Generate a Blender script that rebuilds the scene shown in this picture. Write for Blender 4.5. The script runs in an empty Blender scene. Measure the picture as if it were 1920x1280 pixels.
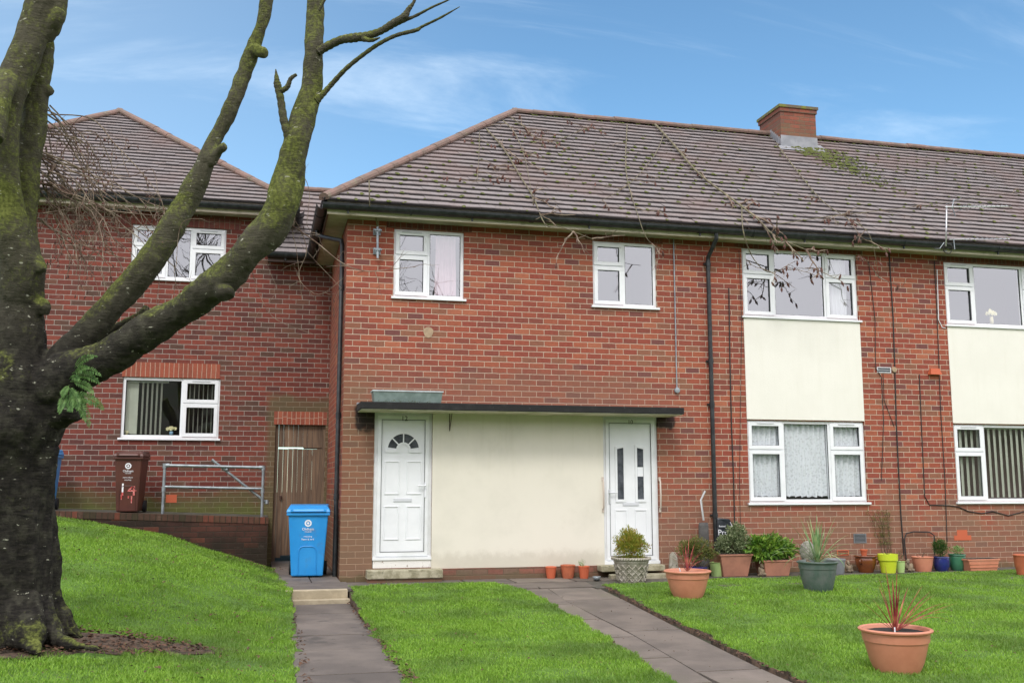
import bpy, math, random
import numpy as np
from mathutils import Vector, Matrix, noise as mnoise
random.seed(7); rng = np.random.default_rng(7)
SC = bpy.context.scene; COL = SC.collection

# ---------------------------------------------------------------- camera
F = 1883.3; YAW = math.radians(13.894); PITCH = math.radians(8.052)
cyw, syw, cpt, spt = math.cos(YAW), math.sin(YAW), math.cos(PITCH), math.sin(PITCH)
CW = np.array([syw*cpt, cyw*cpt, spt]); CR = np.array([cyw, -syw, 0.0]); CU = np.cross(CR, CW)
CAM = np.array([0.0, -14.91, 1.34])
cd = bpy.data.cameras.new('camera'); cam = bpy.data.objects.new('camera', cd); COL.objects.link(cam)
cd.sensor_width = 36; cd.lens = F/1920*36; cd.clip_end = 1000; cd.clip_start = 0.05
M4 = Matrix(((CR[0], CU[0], -CW[0], CAM[0]), (CR[1], CU[1], -CW[1], CAM[1]), (CR[2], CU[2], -CW[2], CAM[2]), (0, 0, 0, 1)))
cam.matrix_world = M4; SC.camera = cam

# ---------------------------------------------------------------- world and sun
SUN_EL, SUN_AZ = 48, 200       # azimuth the light comes from, degrees clockwise from +y
wd = bpy.data.worlds.new('World'); SC.world = wd; wd.use_nodes = True
nt = wd.node_tree; nt.nodes.clear()
def N(nt, t, **k):
    n = nt.nodes.new(t)
    for a, b in k.items():
        if a == 'ins':
            for i, v in b.items(): n.inputs[i].default_value = v
        else: setattr(n, a, b)
    return n
def Lk(nt, a, b): nt.links.new(a, b)
def mth(nt, op, a, b=None, c=None, clamp=False):
    n = nt.nodes.new('ShaderNodeMath'); n.operation = op; n.use_clamp = clamp
    for i, v in enumerate((a, b, c)):
        if v is None: continue
        if hasattr(v, 'is_output') or hasattr(v, 'links'): nt.links.new(v, n.inputs[i])
        else: n.inputs[i].default_value = v
    return n.outputs[0]
def mr(nt, v, a, b, c=0.0, d=1.0, smooth=True):
    n = nt.nodes.new('ShaderNodeMapRange'); n.interpolation_type = 'SMOOTHSTEP' if smooth else 'LINEAR'
    nt.links.new(v, n.inputs[0])
    for i, q in enumerate((a, b, c, d)): n.inputs[i+1].default_value = q
    return n.outputs[0]
def mixc(nt, f, a, b, mode='MIX'):
    n = nt.nodes.new('ShaderNodeMix'); n.data_type = 'RGBA'; n.blend_type = mode; n.clamp_factor = True
    for s, v in ((n.inputs[0], f), (n.inputs[6], a), (n.inputs[7], b)):
        if hasattr(v, 'links'): nt.links.new(v, s)
        elif isinstance(v, (tuple, list)): s.default_value = (*v[:3], 1)
        else: s.default_value = v
    return n.outputs[2]
sky = N(nt, 'ShaderNodeTexSky'); sky.sky_type = 'NISHITA'; sky.sun_disc = False
sky.sun_elevation = math.radians(SUN_EL); sky.sun_rotation = math.radians(SUN_AZ)
sky.altitude = 100; sky.air_density = 1.0; sky.dust_density = 0.15; sky.ozone_density = 1.6
tc = N(nt, 'ShaderNodeTexCoord'); sep = N(nt, 'ShaderNodeSeparateXYZ'); Lk(nt, tc.outputs['Generated'], sep.inputs[0])
dx, dy, dz = sep.outputs
zz = mth(nt, 'MAXIMUM', dz, 0.04); zz = mth(nt, 'ADD', zz, 0.12)
px_ = mth(nt, 'DIVIDE', dx, zz); py_ = mth(nt, 'DIVIDE', dy, zz)
cmb = N(nt, 'ShaderNodeCombineXYZ'); Lk(nt, mth(nt, 'MULTIPLY', px_, 0.55), cmb.inputs[0]); Lk(nt, mth(nt, 'MULTIPLY', py_, 1.9), cmb.inputs[1])
n1 = N(nt, 'ShaderNodeTexNoise', ins={'Scale': 1.3, 'Detail': 8.0, 'Roughness': 0.62, 'Distortion': 0.6}); Lk(nt, cmb.outputs[0], n1.inputs['Vector'])
n2 = N(nt, 'ShaderNodeTexNoise', ins={'Scale': 0.45, 'Detail': 3.0}); Lk(nt, cmb.outputs[0], n2.inputs['Vector'])
wisp = mth(nt, 'MULTIPLY', mr(nt, n1.outputs[0], 0.47, 0.80), mr(nt, n2.outputs[0], 0.34, 0.66))
wisp = mth(nt, 'ADD', wisp, mth(nt, 'MULTIPLY', mr(nt, dx, 0.30, -0.30), 0.20))
wisp = mth(nt, 'MULTIPLY', wisp, 0.75)
blue = mixc(nt, 1.0, sky.outputs[0], (0.83, 1.09, 1.13), 'MULTIPLY')
blue = mixc(nt, wisp, blue, (7.0, 8.0, 8.8))
# a bank of bright overcast behind the photographer and overhead, clear blue in front
back = mr(nt, mth(nt, 'ADD', dy, mth(nt, 'MULTIPLY', n2.outputs[0], 0.2)), 0.55, 0.0)
high = mr(nt, dz, 0.60, 0.92)
over = mth(nt, 'MAXIMUM', back, high)
OVC = N(nt, 'ShaderNodeTexNoise', ins={'Scale': 1.2, 'Detail': 4.0}); Lk(nt, tc.outputs['Generated'], OVC.inputs['Vector'])
ovc = mixc(nt, OVC.outputs[0], (9.9, 9.85, 10.7), (13.2, 12.8, 13.2))
skycol = mixc(nt, over, blue, ovc)
bg = N(nt, 'ShaderNodeBackground', ins={'Strength': 0.1}); Lk(nt, skycol, bg.inputs[0])
wo = N(nt, 'ShaderNodeOutputWorld'); Lk(nt, bg.outputs[0], wo.inputs[0])
ld = bpy.data.lights.new('sun', 'SUN'); ld.energy = 1.0; ld.angle = math.radians(14); ld.color = (1, 0.965, 0.91)
lo = bpy.data.objects.new('sun', ld); COL.objects.link(lo); lo.location = (0, -20, 30)
az, el = math.radians(SUN_AZ), math.radians(SUN_EL)
lo.rotation_euler = Vector((math.sin(az)*math.cos(el), math.cos(az)*math.cos(el), math.sin(el))).to_track_quat('Z', 'Y').to_euler()
SC.view_settings.view_transform = 'Standard'; SC.view_settings.look = 'None'; SC.view_settings.exposure = 0.75; SC.view_settings.gamma = 1
SC.cycles.max_bounces = 6; SC.cycles.transparent_max_bounces = 12

# ---------------------------------------------------------------- geometry helpers
def ray(x, y): return CW + (x-960)/F*CR - (y-640)/F*CU
def aty(x, y, Y=0.0):
    d = ray(x, y); return CAM + d*((Y-CAM[1])/d[1])
def atz(x, y, Z=0.0):
    d = ray(x, y); return CAM + d*((Z-CAM[2])/d[2])
def atd(x, y, t): return CAM + ray(x, y)*t
def sm(a, b, x):
    t = np.clip((np.asarray(x, float)-a)/(b-a), 0, 1); return t*t*(3-2*t)
BX = [-60, -9, -3.03, -2.55, -2.03, -1.36, -.81, -.12, .22]; BZ = [1.2, 1.0, .817, .756, .662, .527, .326, .10, 0]
def G(x, y):
    base = -0.055*sm(1.0, 1.5, x)-(0.15-0.055*sm(1.0, 1.5, x))*sm(-1.2, -4.5, y)
    return base + np.interp(x, BX, BZ)*(0.22+0.78*sm(-7.5, 1.4, y))
def hitG(x, y, off=0.0):
    d = ray(x, y); lo_, hi = 2.0, 40.0
    for t in np.linspace(3, 40, 400):
        p = CAM+d*t
        if p[2] < G(p[0], p[1])+off: hi = t; break
        lo_ = t
    for _ in range(30):
        m = (lo_+hi)/2; p = CAM+d*m
        if p[2] < G(p[0], p[1])+off: hi = m
        else: lo_ = m
    return CAM+d*hi

WLD = {}
class MB:
    def __init__(s): s.v = []; s.f = []
    def add(s, vs, fs):
        o = len(s.v); s.v += [tuple(map(float, p)) for p in vs]; s.f += [tuple(i+o for i in q) for q in fs]; return s
    def box(s, x0, x1, y0, y1, z0, z1):
        return s.add([(x0,y0,z0),(x1,y0,z0),(x1,y1,z0),(x0,y1,z0),(x0,y0,z1),(x1,y0,z1),(x1,y1,z1),(x0,y1,z1)],
                     [(0,3,2,1),(4,5,6,7),(0,1,5,4),(1,2,6,5),(2,3,7,6),(3,0,4,7)])
    def frust(s, c, w0, d0, w1, d1, z0, z1):
        x, y = c
        return s.add([(x-w0,y-d0,z0),(x+w0,y-d0,z0),(x+w0,y+d0,z0),(x-w0,y+d0,z0),(x-w1,y-d1,z1),(x+w1,y-d1,z1),(x+w1,y+d1,z1),(x-w1,y+d1,z1)],
                     [(0,3,2,1),(4,5,6,7),(0,1,5,4),(1,2,6,5),(2,3,7,6),(3,0,4,7)])
    def tube(s, pts, rad, n=8, cap=True, jit=0.0):
        P = [np.array(p, float) for p in pts]; m = len(P)
        if not hasattr(rad, '__len__'): rad = [rad]*m
        u = None; rings = []
        for i in range(m):
            t = P[min(i+1, m-1)]-P[max(i-1, 0)]; t /= (np.linalg.norm(t)+1e-9)
            if u is None:
                a = np.array([0, 0, 1.]) if abs(t[2]) < .9 else np.array([1., 0, 0]); u = np.cross(t, a)
            u = u - t*np.dot(u, t); u /= (np.linalg.norm(u)+1e-9); w = np.cross(t, u)
            rings.append([P[i]+(u*math.cos(2*math.pi*k/n)+w*math.sin(2*math.pi*k/n))*rad[i]*(1+jit*(random.random()-.5)) for k in range(n)])
        o = len(s.v)
        for r in rings: s.v += [tuple(p) for p in r]
        for i in range(m-1):
            for k in range(n):
                a, b = o+i*n+k, o+i*n+(k+1) % n
                s.f.append((a, b, b+n, a+n))
        if cap:
            s.f.append(tuple(o+k for k in range(n))[::-1]); s.f.append(tuple(o+(m-1)*n+k for k in range(n)))
        return s
    def lathe(s, prof, c=(0, 0, 0), n=32, sx=1, sy=1):
        o = len(s.v); m = len(prof)
        for r, z in prof:
            for k in range(n):
                a = 2*math.pi*k/n; s.v.append((c[0]+r*math.cos(a)*sx, c[1]+r*math.sin(a)*sy, c[2]+z))
        for i in range(m-1):
            for k in range(n):
                a, b = o+i*n+k, o+i*n+(k+1) % n
                s.f.append((a, b, b+n, a+n))
        if prof[0][0] > 1e-4: s.f.append(tuple(o+k for k in range(n))[::-1])
        if prof[-1][0] > 1e-4: s.f.append(tuple(o+(m-1)*n+k for k in range(n)))
        return s
    def prism(s, poly, y0, y1):       # polygon in xz, extruded in y
        n = len(poly)
        vs = [(x, y0, z) for x, z in poly]+[(x, y1, z) for x, z in poly]
        fs = [tuple(range(n)), tuple(range(2*n-1, n-1, -1))]+[(i, i+n, (i+1) % n+n, (i+1) % n) for i in range(n)]
        return s.add(vs, fs)
    def ribbon(s, pts, wid, up=(0, 0, 1)):
        P = [np.array(p, float) for p in pts]; m = len(P); o = len(s.v); up = np.array(up, float)
        for i in range(m):
            t = P[min(i+1, m-1)]-P[max(i-1, 0)]; sd = np.cross(t, up); sd /= (np.linalg.norm(sd)+1e-9)
            s.v += [tuple(P[i]-sd*wid[i]/2), tuple(P[i]+sd*wid[i]/2)]
        for i in range(m-1): s.f.append((o+2*i, o+2*i+1, o+2*i+3, o+2*i+2))
        return s
    def build(s, name, mat, parent=None, smooth=False, origin=None, bevel=0, auto=None):
        me = bpy.data.meshes.new(name); V = np.array(s.v, float)
        if parent is not None: org = WLD[parent.name]
        elif origin is not None: org = np.array(origin, float)
        else: org = np.array([(V[:, 0].min()+V[:, 0].max())/2, (V[:, 1].min()+V[:, 1].max())/2, V[:, 2].min()])
        me.from_pydata((V-org).tolist(), [], s.f)
        me.materials.append(mat)
        o = bpy.data.objects.new(name, me); COL.objects.link(o)
        if parent is not None: o.parent = parent
        else: o.location = org
        WLD[o.name] = org
        if smooth: me.polygons.foreach_set('use_smooth', [True]*len(me.polygons))
        if auto:
            try: me.set_sharp_from_angle(angle=math.radians(auto))
            except Exception: pass
        if bevel:
            b = o.modifiers.new('b', 'BEVEL'); b.width = bevel; b.segments = 2; b.limit_method = 'ANGLE'
        return o
def bigmesh(name, V, Fc, mat, parent=None, smooth=False):     # V (n,3) and Fc (m,k) numpy arrays
    me = bpy.data.meshes.new(name); V = np.asarray(V, np.float32); Fc = np.asarray(Fc, np.int32); k = Fc.shape[1]
    org = WLD[parent.name] if parent is not None else np.array([V[:, 0].mean(), V[:, 1].mean(), V[:, 2].min()])
    me.vertices.add(len(V)); me.vertices.foreach_set('co', (V-org).astype(np.float32).ravel())
    me.loops.add(Fc.size); me.loops.foreach_set('vertex_index', Fc.ravel())
    me.polygons.add(len(Fc)); me.polygons.foreach_set('loop_start', np.arange(0, Fc.size, k, dtype=np.int32))
    try: me.polygons.foreach_set('loop_total', np.full(len(Fc), k, np.int32))
    except Exception: pass
    if smooth: me.polygons.foreach_set('use_smooth', np.ones(len(Fc), bool))
    me.update(calc_edges=True); me.validate(); me.materials.append(mat)
    o = bpy.data.objects.new(name, me); COL.objects.link(o)
    if parent is not None: o.parent = parent
    else: o.location = org
    WLD[o.name] = org
    return o
def thing(name, label, cat, loc, group=None):
    o = bpy.data.objects.new(name, None); COL.objects.link(o); o.location = loc; o.empty_display_size = .1
    WLD[o.name] = np.array(loc, float); return tag(o, label, cat, group)
def tag(o, label=None, cat=None, group=None, kind=None):
    if label: o['label'] = label
    if cat: o['category'] = cat
    if group: o['group'] = group
    if kind: o['kind'] = kind
    return o
def text(name, s, mat, parent, loc, size, depth=0.002, rz=0.0, tilt=0.0, font=None):
    cu = bpy.data.curves.new(name, 'FONT'); cu.body = s; cu.size = size; cu.extrude = depth; cu.align_x = 'CENTER'; cu.align_y = 'CENTER'; cu.resolution_u = 3
    t = bpy.data.objects.new(name+'_c', cu); COL.objects.link(t)
    dg = bpy.context.evaluated_depsgraph_get(); me = bpy.data.meshes.new_from_object(t.evaluated_get(dg))
    bpy.data.objects.remove(t)
    R = Matrix.Translation(Vector(np.array(loc)-WLD[parent.name])) @ Matrix.Rotation(rz, 4, 'Z') @ Matrix.Rotation(math.pi/2, 4, 'X') @ Matrix.Rotation(tilt, 4, 'Z')
    me.transform(R); me.materials.clear(); me.materials.append(mat)
    o = bpy.data.objects.new(name, me); COL.objects.link(o); o.parent = parent; WLD[o.name] = WLD[parent.name]; return o

# ---------------------------------------------------------------- materials
def newmat(name):
    m = bpy.data.materials.new(name); m.use_nodes = True; nt = m.node_tree
    p = nt.nodes['Principled BSDF']; return m, nt, p
def simple(name, col, rough=0.5, col2=None, sc=8.0, bump=0.0, bsc=60.0, metal=0.0, spec=0.5, lo=0.35, hi=0.65, coat=0.0, dirt=None, dsc=3.0, dlo=0.55, dhi=0.75, detail=6):
    m, nt, p = newmat(name); p.inputs['Roughness'].default_value = rough; p.inputs['Metallic'].default_value = metal
    p.inputs['Specular IOR Level'].default_value = spec
    geo = N(nt, 'ShaderNodeNewGeometry'); c = tuple(col)
    if col2:
        t = N(nt, 'ShaderNodeTexNoise', ins={'Scale': sc, 'Detail': float(detail), 'Roughness': 0.6}); Lk(nt, geo.outputs['Position'], t.inputs['Vector'])
        c = mixc(nt, mr(nt, t.outputs[0], lo, hi), col, col2)
    if dirt:
        t = N(nt, 'ShaderNodeTexNoise', ins={'Scale': dsc, 'Detail': 8.0, 'Roughness': 0.65}); Lk(nt, geo.outputs['Position'], t.inputs['Vector'])
        c = mixc(nt, mth(nt, 'MULTIPLY', mr(nt, t.outputs[0], dlo, dhi), dirt[3] if len(dirt) > 3 else 1.0), c, dirt[:3])
    if hasattr(c, 'links'): Lk(nt, c, p.inputs['Base Color'])
    else: p.inputs['Base Color'].default_value = (*c, 1)
    if coat: p.inputs['Coat Weight'].default_value = coat
    if bump:
        t = N(nt, 'ShaderNodeTexNoise', ins={'Scale': bsc, 'Detail': 5.0}); Lk(nt, geo.outputs['Position'], t.inputs['Vector'])
        b = N(nt, 'ShaderNodeBump', ins={'Strength': bump, 'Distance': 0.01}); Lk(nt, t.outputs[0], b.inputs['Height']); Lk(nt, b.outputs[0], p.inputs['Normal'])
    return m
BL, BH = 0.2365, 0.0880
def brickmat(name, pal, mortar, horiz='x', vert=False, stain=(), L=BL, H=BH, x0=0.0, z0=0.0, mort=0.0100, varn=0.35, mw=1.0):
    m, nt, p = newmat(name); p.inputs['Roughness'].default_value = 0.85; p.inputs['Specular IOR Level'].default_value = 0.25
    geo = N(nt, 'ShaderNodeNewGeometry'); s = N(nt, 'ShaderNodeSeparateXYZ'); Lk(nt, geo.outputs['Position'], s.inputs[0])
    u = s.outputs[0] if horiz == 'x' else s.outputs[1]; w = s.outputs[2]
    wn = N(nt, 'ShaderNodeTexNoise', ins={'Scale': 9.0, 'Detail': 2.0}); Lk(nt, geo.outputs['Position'], wn.inputs['Vector'])
    wob = mth(nt, 'MULTIPLY', mth(nt, 'SUBTRACT', wn.outputs[0], 0.5), 0.010)
    u = mth(nt, 'ADD', mth(nt, 'SUBTRACT', u, x0), wob); w = mth(nt, 'ADD', mth(nt, 'SUBTRACT', w, z0), wob)
    if vert: u, w = w, u
    r = mth(nt, 'DIVIDE', w, H); row = mth(nt, 'FLOOR', r)
    half = mth(nt, 'MULTIPLY', mth(nt, 'MODULO', mth(nt, 'ABSOLUTE', row), 2.0), 0.5) if not vert else 0.0
    rn = N(nt, 'ShaderNodeTexWhiteNoise'); rn.noise_dimensions = '1D'; Lk(nt, row, rn.inputs['W'])
    jit = mth(nt, 'MULTIPLY', mth(nt, 'SUBTRACT', rn.outputs[0], 0.5), 0.07)
    q = mth(nt, 'ADD', mth(nt, 'ADD', mth(nt, 'DIVIDE', u, L), half), jit); colm = mth(nt, 'FLOOR', q)
    def edge(fr, size, half_m):      # 1 inside the brick, 0 in the joint
        d = mth(nt, 'MULTIPLY', mth(nt, 'MINIMUM', fr, mth(nt, 'SUBTRACT', 1.0, fr)), size)
        return mr(nt, d, half_m*0.55, half_m*1.35)
    fi = mth(nt, 'MINIMUM', edge(mth(nt, 'FRACT', q), L, mort*0.5), edge(mth(nt, 'FRACT', r), H, mort*0.58))
    cv = N(nt, 'ShaderNodeCombineXYZ'); Lk(nt, colm, cv.inputs[0]); Lk(nt, row, cv.inputs[1])
    wh = N(nt, 'ShaderNodeTexWhiteNoise'); wh.noise_dimensions = '2D'; Lk(nt, cv.outputs[0], wh.inputs['Vector'])
    cr = N(nt, 'ShaderNodeValToRGB'); cr.color_ramp.interpolation = 'CONSTANT'; el_ = cr.color_ramp.elements
    while len(el_) < len(pal): el_.new(0.5)
    tot = sum(a for a, _ in pal); acc = 0
    for e, (a, c) in zip(el_, pal): e.position = acc/tot; e.color = (*c, 1); acc += a
    Lk(nt, wh.outputs['Value'], cr.inputs[0]); c = cr.outputs[0]
    # tone wander over the wall, drag texture inside each brick
    wv = N(nt, 'ShaderNodeTexNoise', ins={'Scale': 0.9, 'Detail': 4.0}); Lk(nt, geo.outputs['Position'], wv.inputs['Vector'])
    c = mixc(nt, mth(nt, 'MULTIPLY', mr(nt, wv.outputs[0], 0.40, 0.68), 0.35), c, (0.20, 0.072, 0.050))
    mp = N(nt, 'ShaderNodeMapping', ins={'Scale': (14, 14, 150) if not vert else (150, 150, 14)}); Lk(nt, geo.outputs['Position'], mp.inputs[0])
    tx = N(nt, 'ShaderNodeTexNoise', ins={'Scale': 1.0, 'Detail': 5.0, 'Roughness': 0.65}); Lk(nt, mp.outputs[0], tx.inputs['Vector'])
    t2 = N(nt, 'ShaderNodeTexNoise', ins={'Scale': 26.0, 'Detail': 5.0}); Lk(nt, geo.outputs['Position'], t2.inputs['Vector'])
    bri = mth(nt, 'ADD', mth(nt, 'MULTIPLY', tx.outputs[0], varn*1.2), mth(nt, 'MULTIPLY', t2.outputs[0], varn*1.6))
    bri = mth(nt, 'ADD', bri, 1.0-varn*1.4)
    g = N(nt, 'ShaderNodeCombineXYZ'); [Lk(nt, bri, g.inputs[i]) for i in range(3)]
    c = mixc(nt, 1.0, c, g.outputs[0], 'MULTIPLY')
    st = 0.0
    mcol = mixc(nt, mr(nt, t2.outputs[0], 0.3, 0.7), mortar, tuple(a*0.72 for a in mortar))
    for (fn, scol, amt) in stain:
        f = mth(nt, 'MULTIPLY', fn(nt, s, geo), amt, clamp=True)
        c = mixc(nt, f, c, scol); mcol = mixc(nt, mth(nt, 'MULTIPLY', f, 0.9), mcol, tuple(a*1.5 for a in scol))
    # lime bloom on a few bricks
    n4 = N(nt, 'ShaderNodeTexNoise', ins={'Scale': 3.3, 'Detail': 9.0, 'Roughness': 0.7}); Lk(nt, geo.outputs['Position'], n4.inputs['Vector'])
    c = mixc(nt, mth(nt, 'MULTIPLY', mr(nt, n4.outputs[0], 0.60, 0.80), 0.35), c, (0.42, 0.33, 0.26))
    c = mixc(nt, fi, mcol, c)
    Lk(nt, c, p.inputs['Base Color'])
    hgt = mth(nt, 'ADD', fi, mth(nt, 'MULTIPLY', tx.outputs[0], 0.35))
    b = N(nt, 'ShaderNodeBump', ins={'Strength': 0.55, 'Distance': 0.008}); Lk(nt, hgt, b.inputs['Height']); Lk(nt, b.outputs[0], p.inputs['Normal'])
    return m
def low_stain(z_hi, z_lo, sc=1.6, a=0.42, b=0.62, xr=None):
    def fn(nt, s, geo):
        n = N(nt, 'ShaderNodeTexNoise', ins={'Scale': sc, 'Detail': 6.0, 'Roughness': 0.6}); Lk(nt, geo.outputs['Position'], n.inputs['Vector'])
        v = mth(nt, 'ADD', mr(nt, s.outputs[2], z_hi, z_lo), mth(nt, 'MULTIPLY', mth(nt, 'SUBTRACT', n.outputs[0], 0.5), 2.0))
        v = mr(nt, v, a-.08, b+0.38)
        if xr: v = mth(nt, 'MULTIPLY', v, mth(nt, 'MULTIPLY', mr(nt, s.outputs[0], xr[0], xr[1]), mr(nt, s.outputs[0], xr[3], xr[2])))
        return v
    return fn
def corner_stain(x_hi, x_lo, z0, z1):
    def fn(nt, s, geo):
        n = N(nt, 'ShaderNodeTexNoise', ins={'Scale': 2.2, 'Detail': 6.0}); Lk(nt, geo.outputs['Position'], n.inputs['Vector'])
        v = mth(nt, 'ADD', mr(nt, s.outputs[0], x_hi, x_lo), mth(nt, 'SUBTRACT', n.outputs[0], 0.5))
        v = mth(nt, 'MULTIPLY', mr(nt, v, 0.25, 0.8), mr(nt, s.outputs[2], z1+0.4, z1-0.4)); return v
    return fn
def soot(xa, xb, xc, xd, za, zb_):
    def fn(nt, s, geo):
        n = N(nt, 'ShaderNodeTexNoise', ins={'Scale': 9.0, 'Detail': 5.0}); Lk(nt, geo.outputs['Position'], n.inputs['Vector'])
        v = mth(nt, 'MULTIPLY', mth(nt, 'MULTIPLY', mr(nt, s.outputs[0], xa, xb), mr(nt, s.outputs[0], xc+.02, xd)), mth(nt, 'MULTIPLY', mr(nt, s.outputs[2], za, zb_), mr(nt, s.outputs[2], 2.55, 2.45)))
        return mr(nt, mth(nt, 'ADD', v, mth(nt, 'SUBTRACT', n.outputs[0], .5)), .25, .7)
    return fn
PALM = [(32, (.305, .080, .048)), (26, (.265, .066, .044)), (14, (.335, .100, .056)), (12, (.220, .064, .046)), (5, (.165, .062, .055)), (8, (.245, .104, .064)), (5, (.37, .125, .070))]
PALL = [(34, (.170, .044, .032)), (24, (.138, .038, .030)), (14, (.102, .038, .032)), (12, (.205, .052, .036)), (10, (.090, .050, .038)), (6, (.130, .064, .044))]  # neighbour's bricks: wet, and the shade on that wall put into darker colours
m_brick = brickmat('brick', PALM, (.56, .44, .335), stain=[(low_stain(2.3, .2), (.215, .130, .085), .68), (corner_stain(2.9, .8, 0, 3.0), (.175, .120, .070), .55),
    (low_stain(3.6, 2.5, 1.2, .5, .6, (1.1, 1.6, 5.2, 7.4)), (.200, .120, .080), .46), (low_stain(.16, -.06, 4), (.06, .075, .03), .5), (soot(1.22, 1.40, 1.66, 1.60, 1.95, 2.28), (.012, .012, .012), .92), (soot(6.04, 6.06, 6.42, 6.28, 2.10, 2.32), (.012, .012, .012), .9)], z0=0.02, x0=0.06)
m_brick_side = brickmat('brick_side', PALM, (.40, .28, .20), horiz='y', z0=0.02, stain=[(low_stain(2.4, -.1), (.10, .085, .045), .6)])
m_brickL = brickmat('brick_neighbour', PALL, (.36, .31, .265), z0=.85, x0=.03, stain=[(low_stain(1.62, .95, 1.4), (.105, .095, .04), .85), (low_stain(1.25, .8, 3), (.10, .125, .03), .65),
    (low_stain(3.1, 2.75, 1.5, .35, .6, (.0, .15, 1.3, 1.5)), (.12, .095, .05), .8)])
m_solM = brickmat('soldier_brick', [(3, (.17, .050, .038)), (2, (.13, .045, .04))], (.22, .15, .11), vert=True, L=.26, H=.088)
m_solL = brickmat('lintel_brick', [(3, (.31, .085, .05)), (2, (.26, .075, .046)), (1, (.35, .11, .065))], (.50, .33, .24), vert=True, L=.5, H=.078, x0=.02)
m_retain = brickmat('retaining_brick', [(4, (.034, .018, .014)), (4, (.024, .016, .012)), (2, (.05, .022, .016)), (1, (.10, .035, .022))], (.045, .035, .026), stain=[(low_stain(.9, .1, 2.5), (.022, .018, .012), .8)], z0=.85)
m_coping = brickmat('coping_brick', [(3, (.06, .035, .024)), (2, (.045, .035, .02)), (1, (.12, .04, .025))], (.035, .032, .02), vert=True, L=.5, H=.088)
m_plinth = brickmat('plinth_brick', [(3, (.25, .105, .075)), (2, (.20, .09, .065)), (2, (.17, .115, .08))], (.15, .10, .07), z0=.0, stain=[(low_stain(.15, -.05, 3), (.11, .09, .05), .6)])
m_white = simple('upvc_white', (.83, .85, .87), .28, (.77, .79, .81), sc=2.5, dirt=(.55, .55, .50, .35), dsc=6, dlo=.6, dhi=.8)
m_white2 = simple('upvc_frame', (.80, .82, .84), .35, (.72, .74, .74), sc=3)
m_line = simple('dark_gasket', (.03, .035, .04), .6)
m_groove = simple('white_shade', (.62, .64, .67), .5)
m_cream = simple('cream_render', (.745, .71, .61), .8, (.68, .65, .555), sc=1.3, bump=.25, bsc=120, dirt=(.44, .40, .29, .4), dsc=1.4, dlo=.56, dhi=.86, lo=.42, hi=.75)
def streaks(m, col, zt, amt, zb=None):
    nt = m.node_tree; p = nt.nodes['Principled BSDF']; src = p.inputs['Base Color'].links[0].from_socket
    geo = [n for n in nt.nodes if n.type == 'NEW_GEOMETRY'][0]; s = N(nt, 'ShaderNodeSeparateXYZ'); Lk(nt, geo.outputs['Position'], s.inputs[0])
    q = N(nt, 'ShaderNodeMapping', ins={'Scale': (5.0, 5.0, .45)}); Lk(nt, geo.outputs['Position'], q.inputs[0]); t = N(nt, 'ShaderNodeTexNoise', ins={'Scale': 1.6, 'Detail': 7.0, 'Roughness': .65}); Lk(nt, q.outputs[0], t.inputs['Vector'])
    f = mth(nt, 'MULTIPLY', mr(nt, t.outputs[0], .46, .72), mr(nt, s.outputs[2], zt-1.3, zt)); c = mixc(nt, mth(nt, 'MULTIPLY', f, amt), src, col)
    t2 = N(nt, 'ShaderNodeTexNoise', ins={'Scale': 6.0, 'Detail': 8.0, 'Roughness': .7}); Lk(nt, geo.outputs['Position'], t2.inputs['Vector'])
    if zb is not None:
        v = mth(nt, 'ADD', mr(nt, s.outputs[2], zb+.42, zb), mth(nt, 'SUBTRACT', t2.outputs[0], .5)); c = mixc(nt, mth(nt, 'MULTIPLY', mr(nt, v, .42, 1.0), .38), c, (.36, .32, .23))
    sp = mth(nt, 'MULTIPLY', mr(nt, t2.outputs[0], .70, .74), .5); c = mixc(nt, sp, c, (.34, .31, .24)); Lk(nt, c, p.inputs['Base Color'])
streaks(m_cream, (.46, .44, .29), 2.35, .20, .16)
m_cream2 = simple('pale_panel', (.80, .785, .71), .8, (.765, .75, .675), sc=1.1, bump=.3, bsc=90)
streaks(m_cream2, (.66, .64, .54), 2.8, .18)
m_fascia = simple('fascia_paint', (.72, .63, .52), .6, (.50, .43, .33), sc=5, lo=.5, hi=.75)
m_soffit = simple('soffit_board', (.46, .42, .33), .75, (.31, .28, .21), sc=3)
m_brownpaint = simple('brown_paint', (.085, .045, .03), .5, (.05, .03, .02), sc=5)
m_black = simple('black_pvc', (.010, .013, .015), .45, (.028, .032, .035), sc=12)
m_cable = simple('black_cable', (.02, .018, .017), .6)
m_galv = simple('galvanised', (.33, .37, .39), .42, (.22, .25, .27), sc=10, metal=.5)
m_lead = simple('lead_flashing', (.30, .31, .33), .6, (.22, .23, .25), sc=6)
m_alu = simple('aluminium', (.72, .73, .76), .3, metal=.7)
m_conc = simple('canopy_edge', (.012, .012, .012), .9, (.028, .028, .027), sc=6, lo=.5, hi=.8, bump=.6, bsc=30, dirt=(.32, .33, .34, .7), dsc=9, dlo=.66, dhi=.78)
m_concu = simple('canopy_soffit', (.66, .62, .50), .85, (.46, .45, .30), sc=3)
m_step = simple('old_stone', (.42, .39, .28), .9, (.24, .22, .14), sc=9, bump=.8, bsc=35, dirt=(.10, .10, .06, .8), dsc=14, dlo=.56, dhi=.7)
m_path_step = simple('pale_step_stone', (.46, .39, .27), .9, (.33, .28, .19), sc=5, bump=.5, bsc=50, dirt=(.14, .13, .09, .6), dsc=9)
m_slab = simple('paving_slab', (.205, .170, .140), .8, (.135, .113, .095), sc=2.2, bump=.5, bsc=70, dirt=(.19, .175, .115, .6), dsc=1.1, dlo=.52, dhi=.72)
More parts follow.
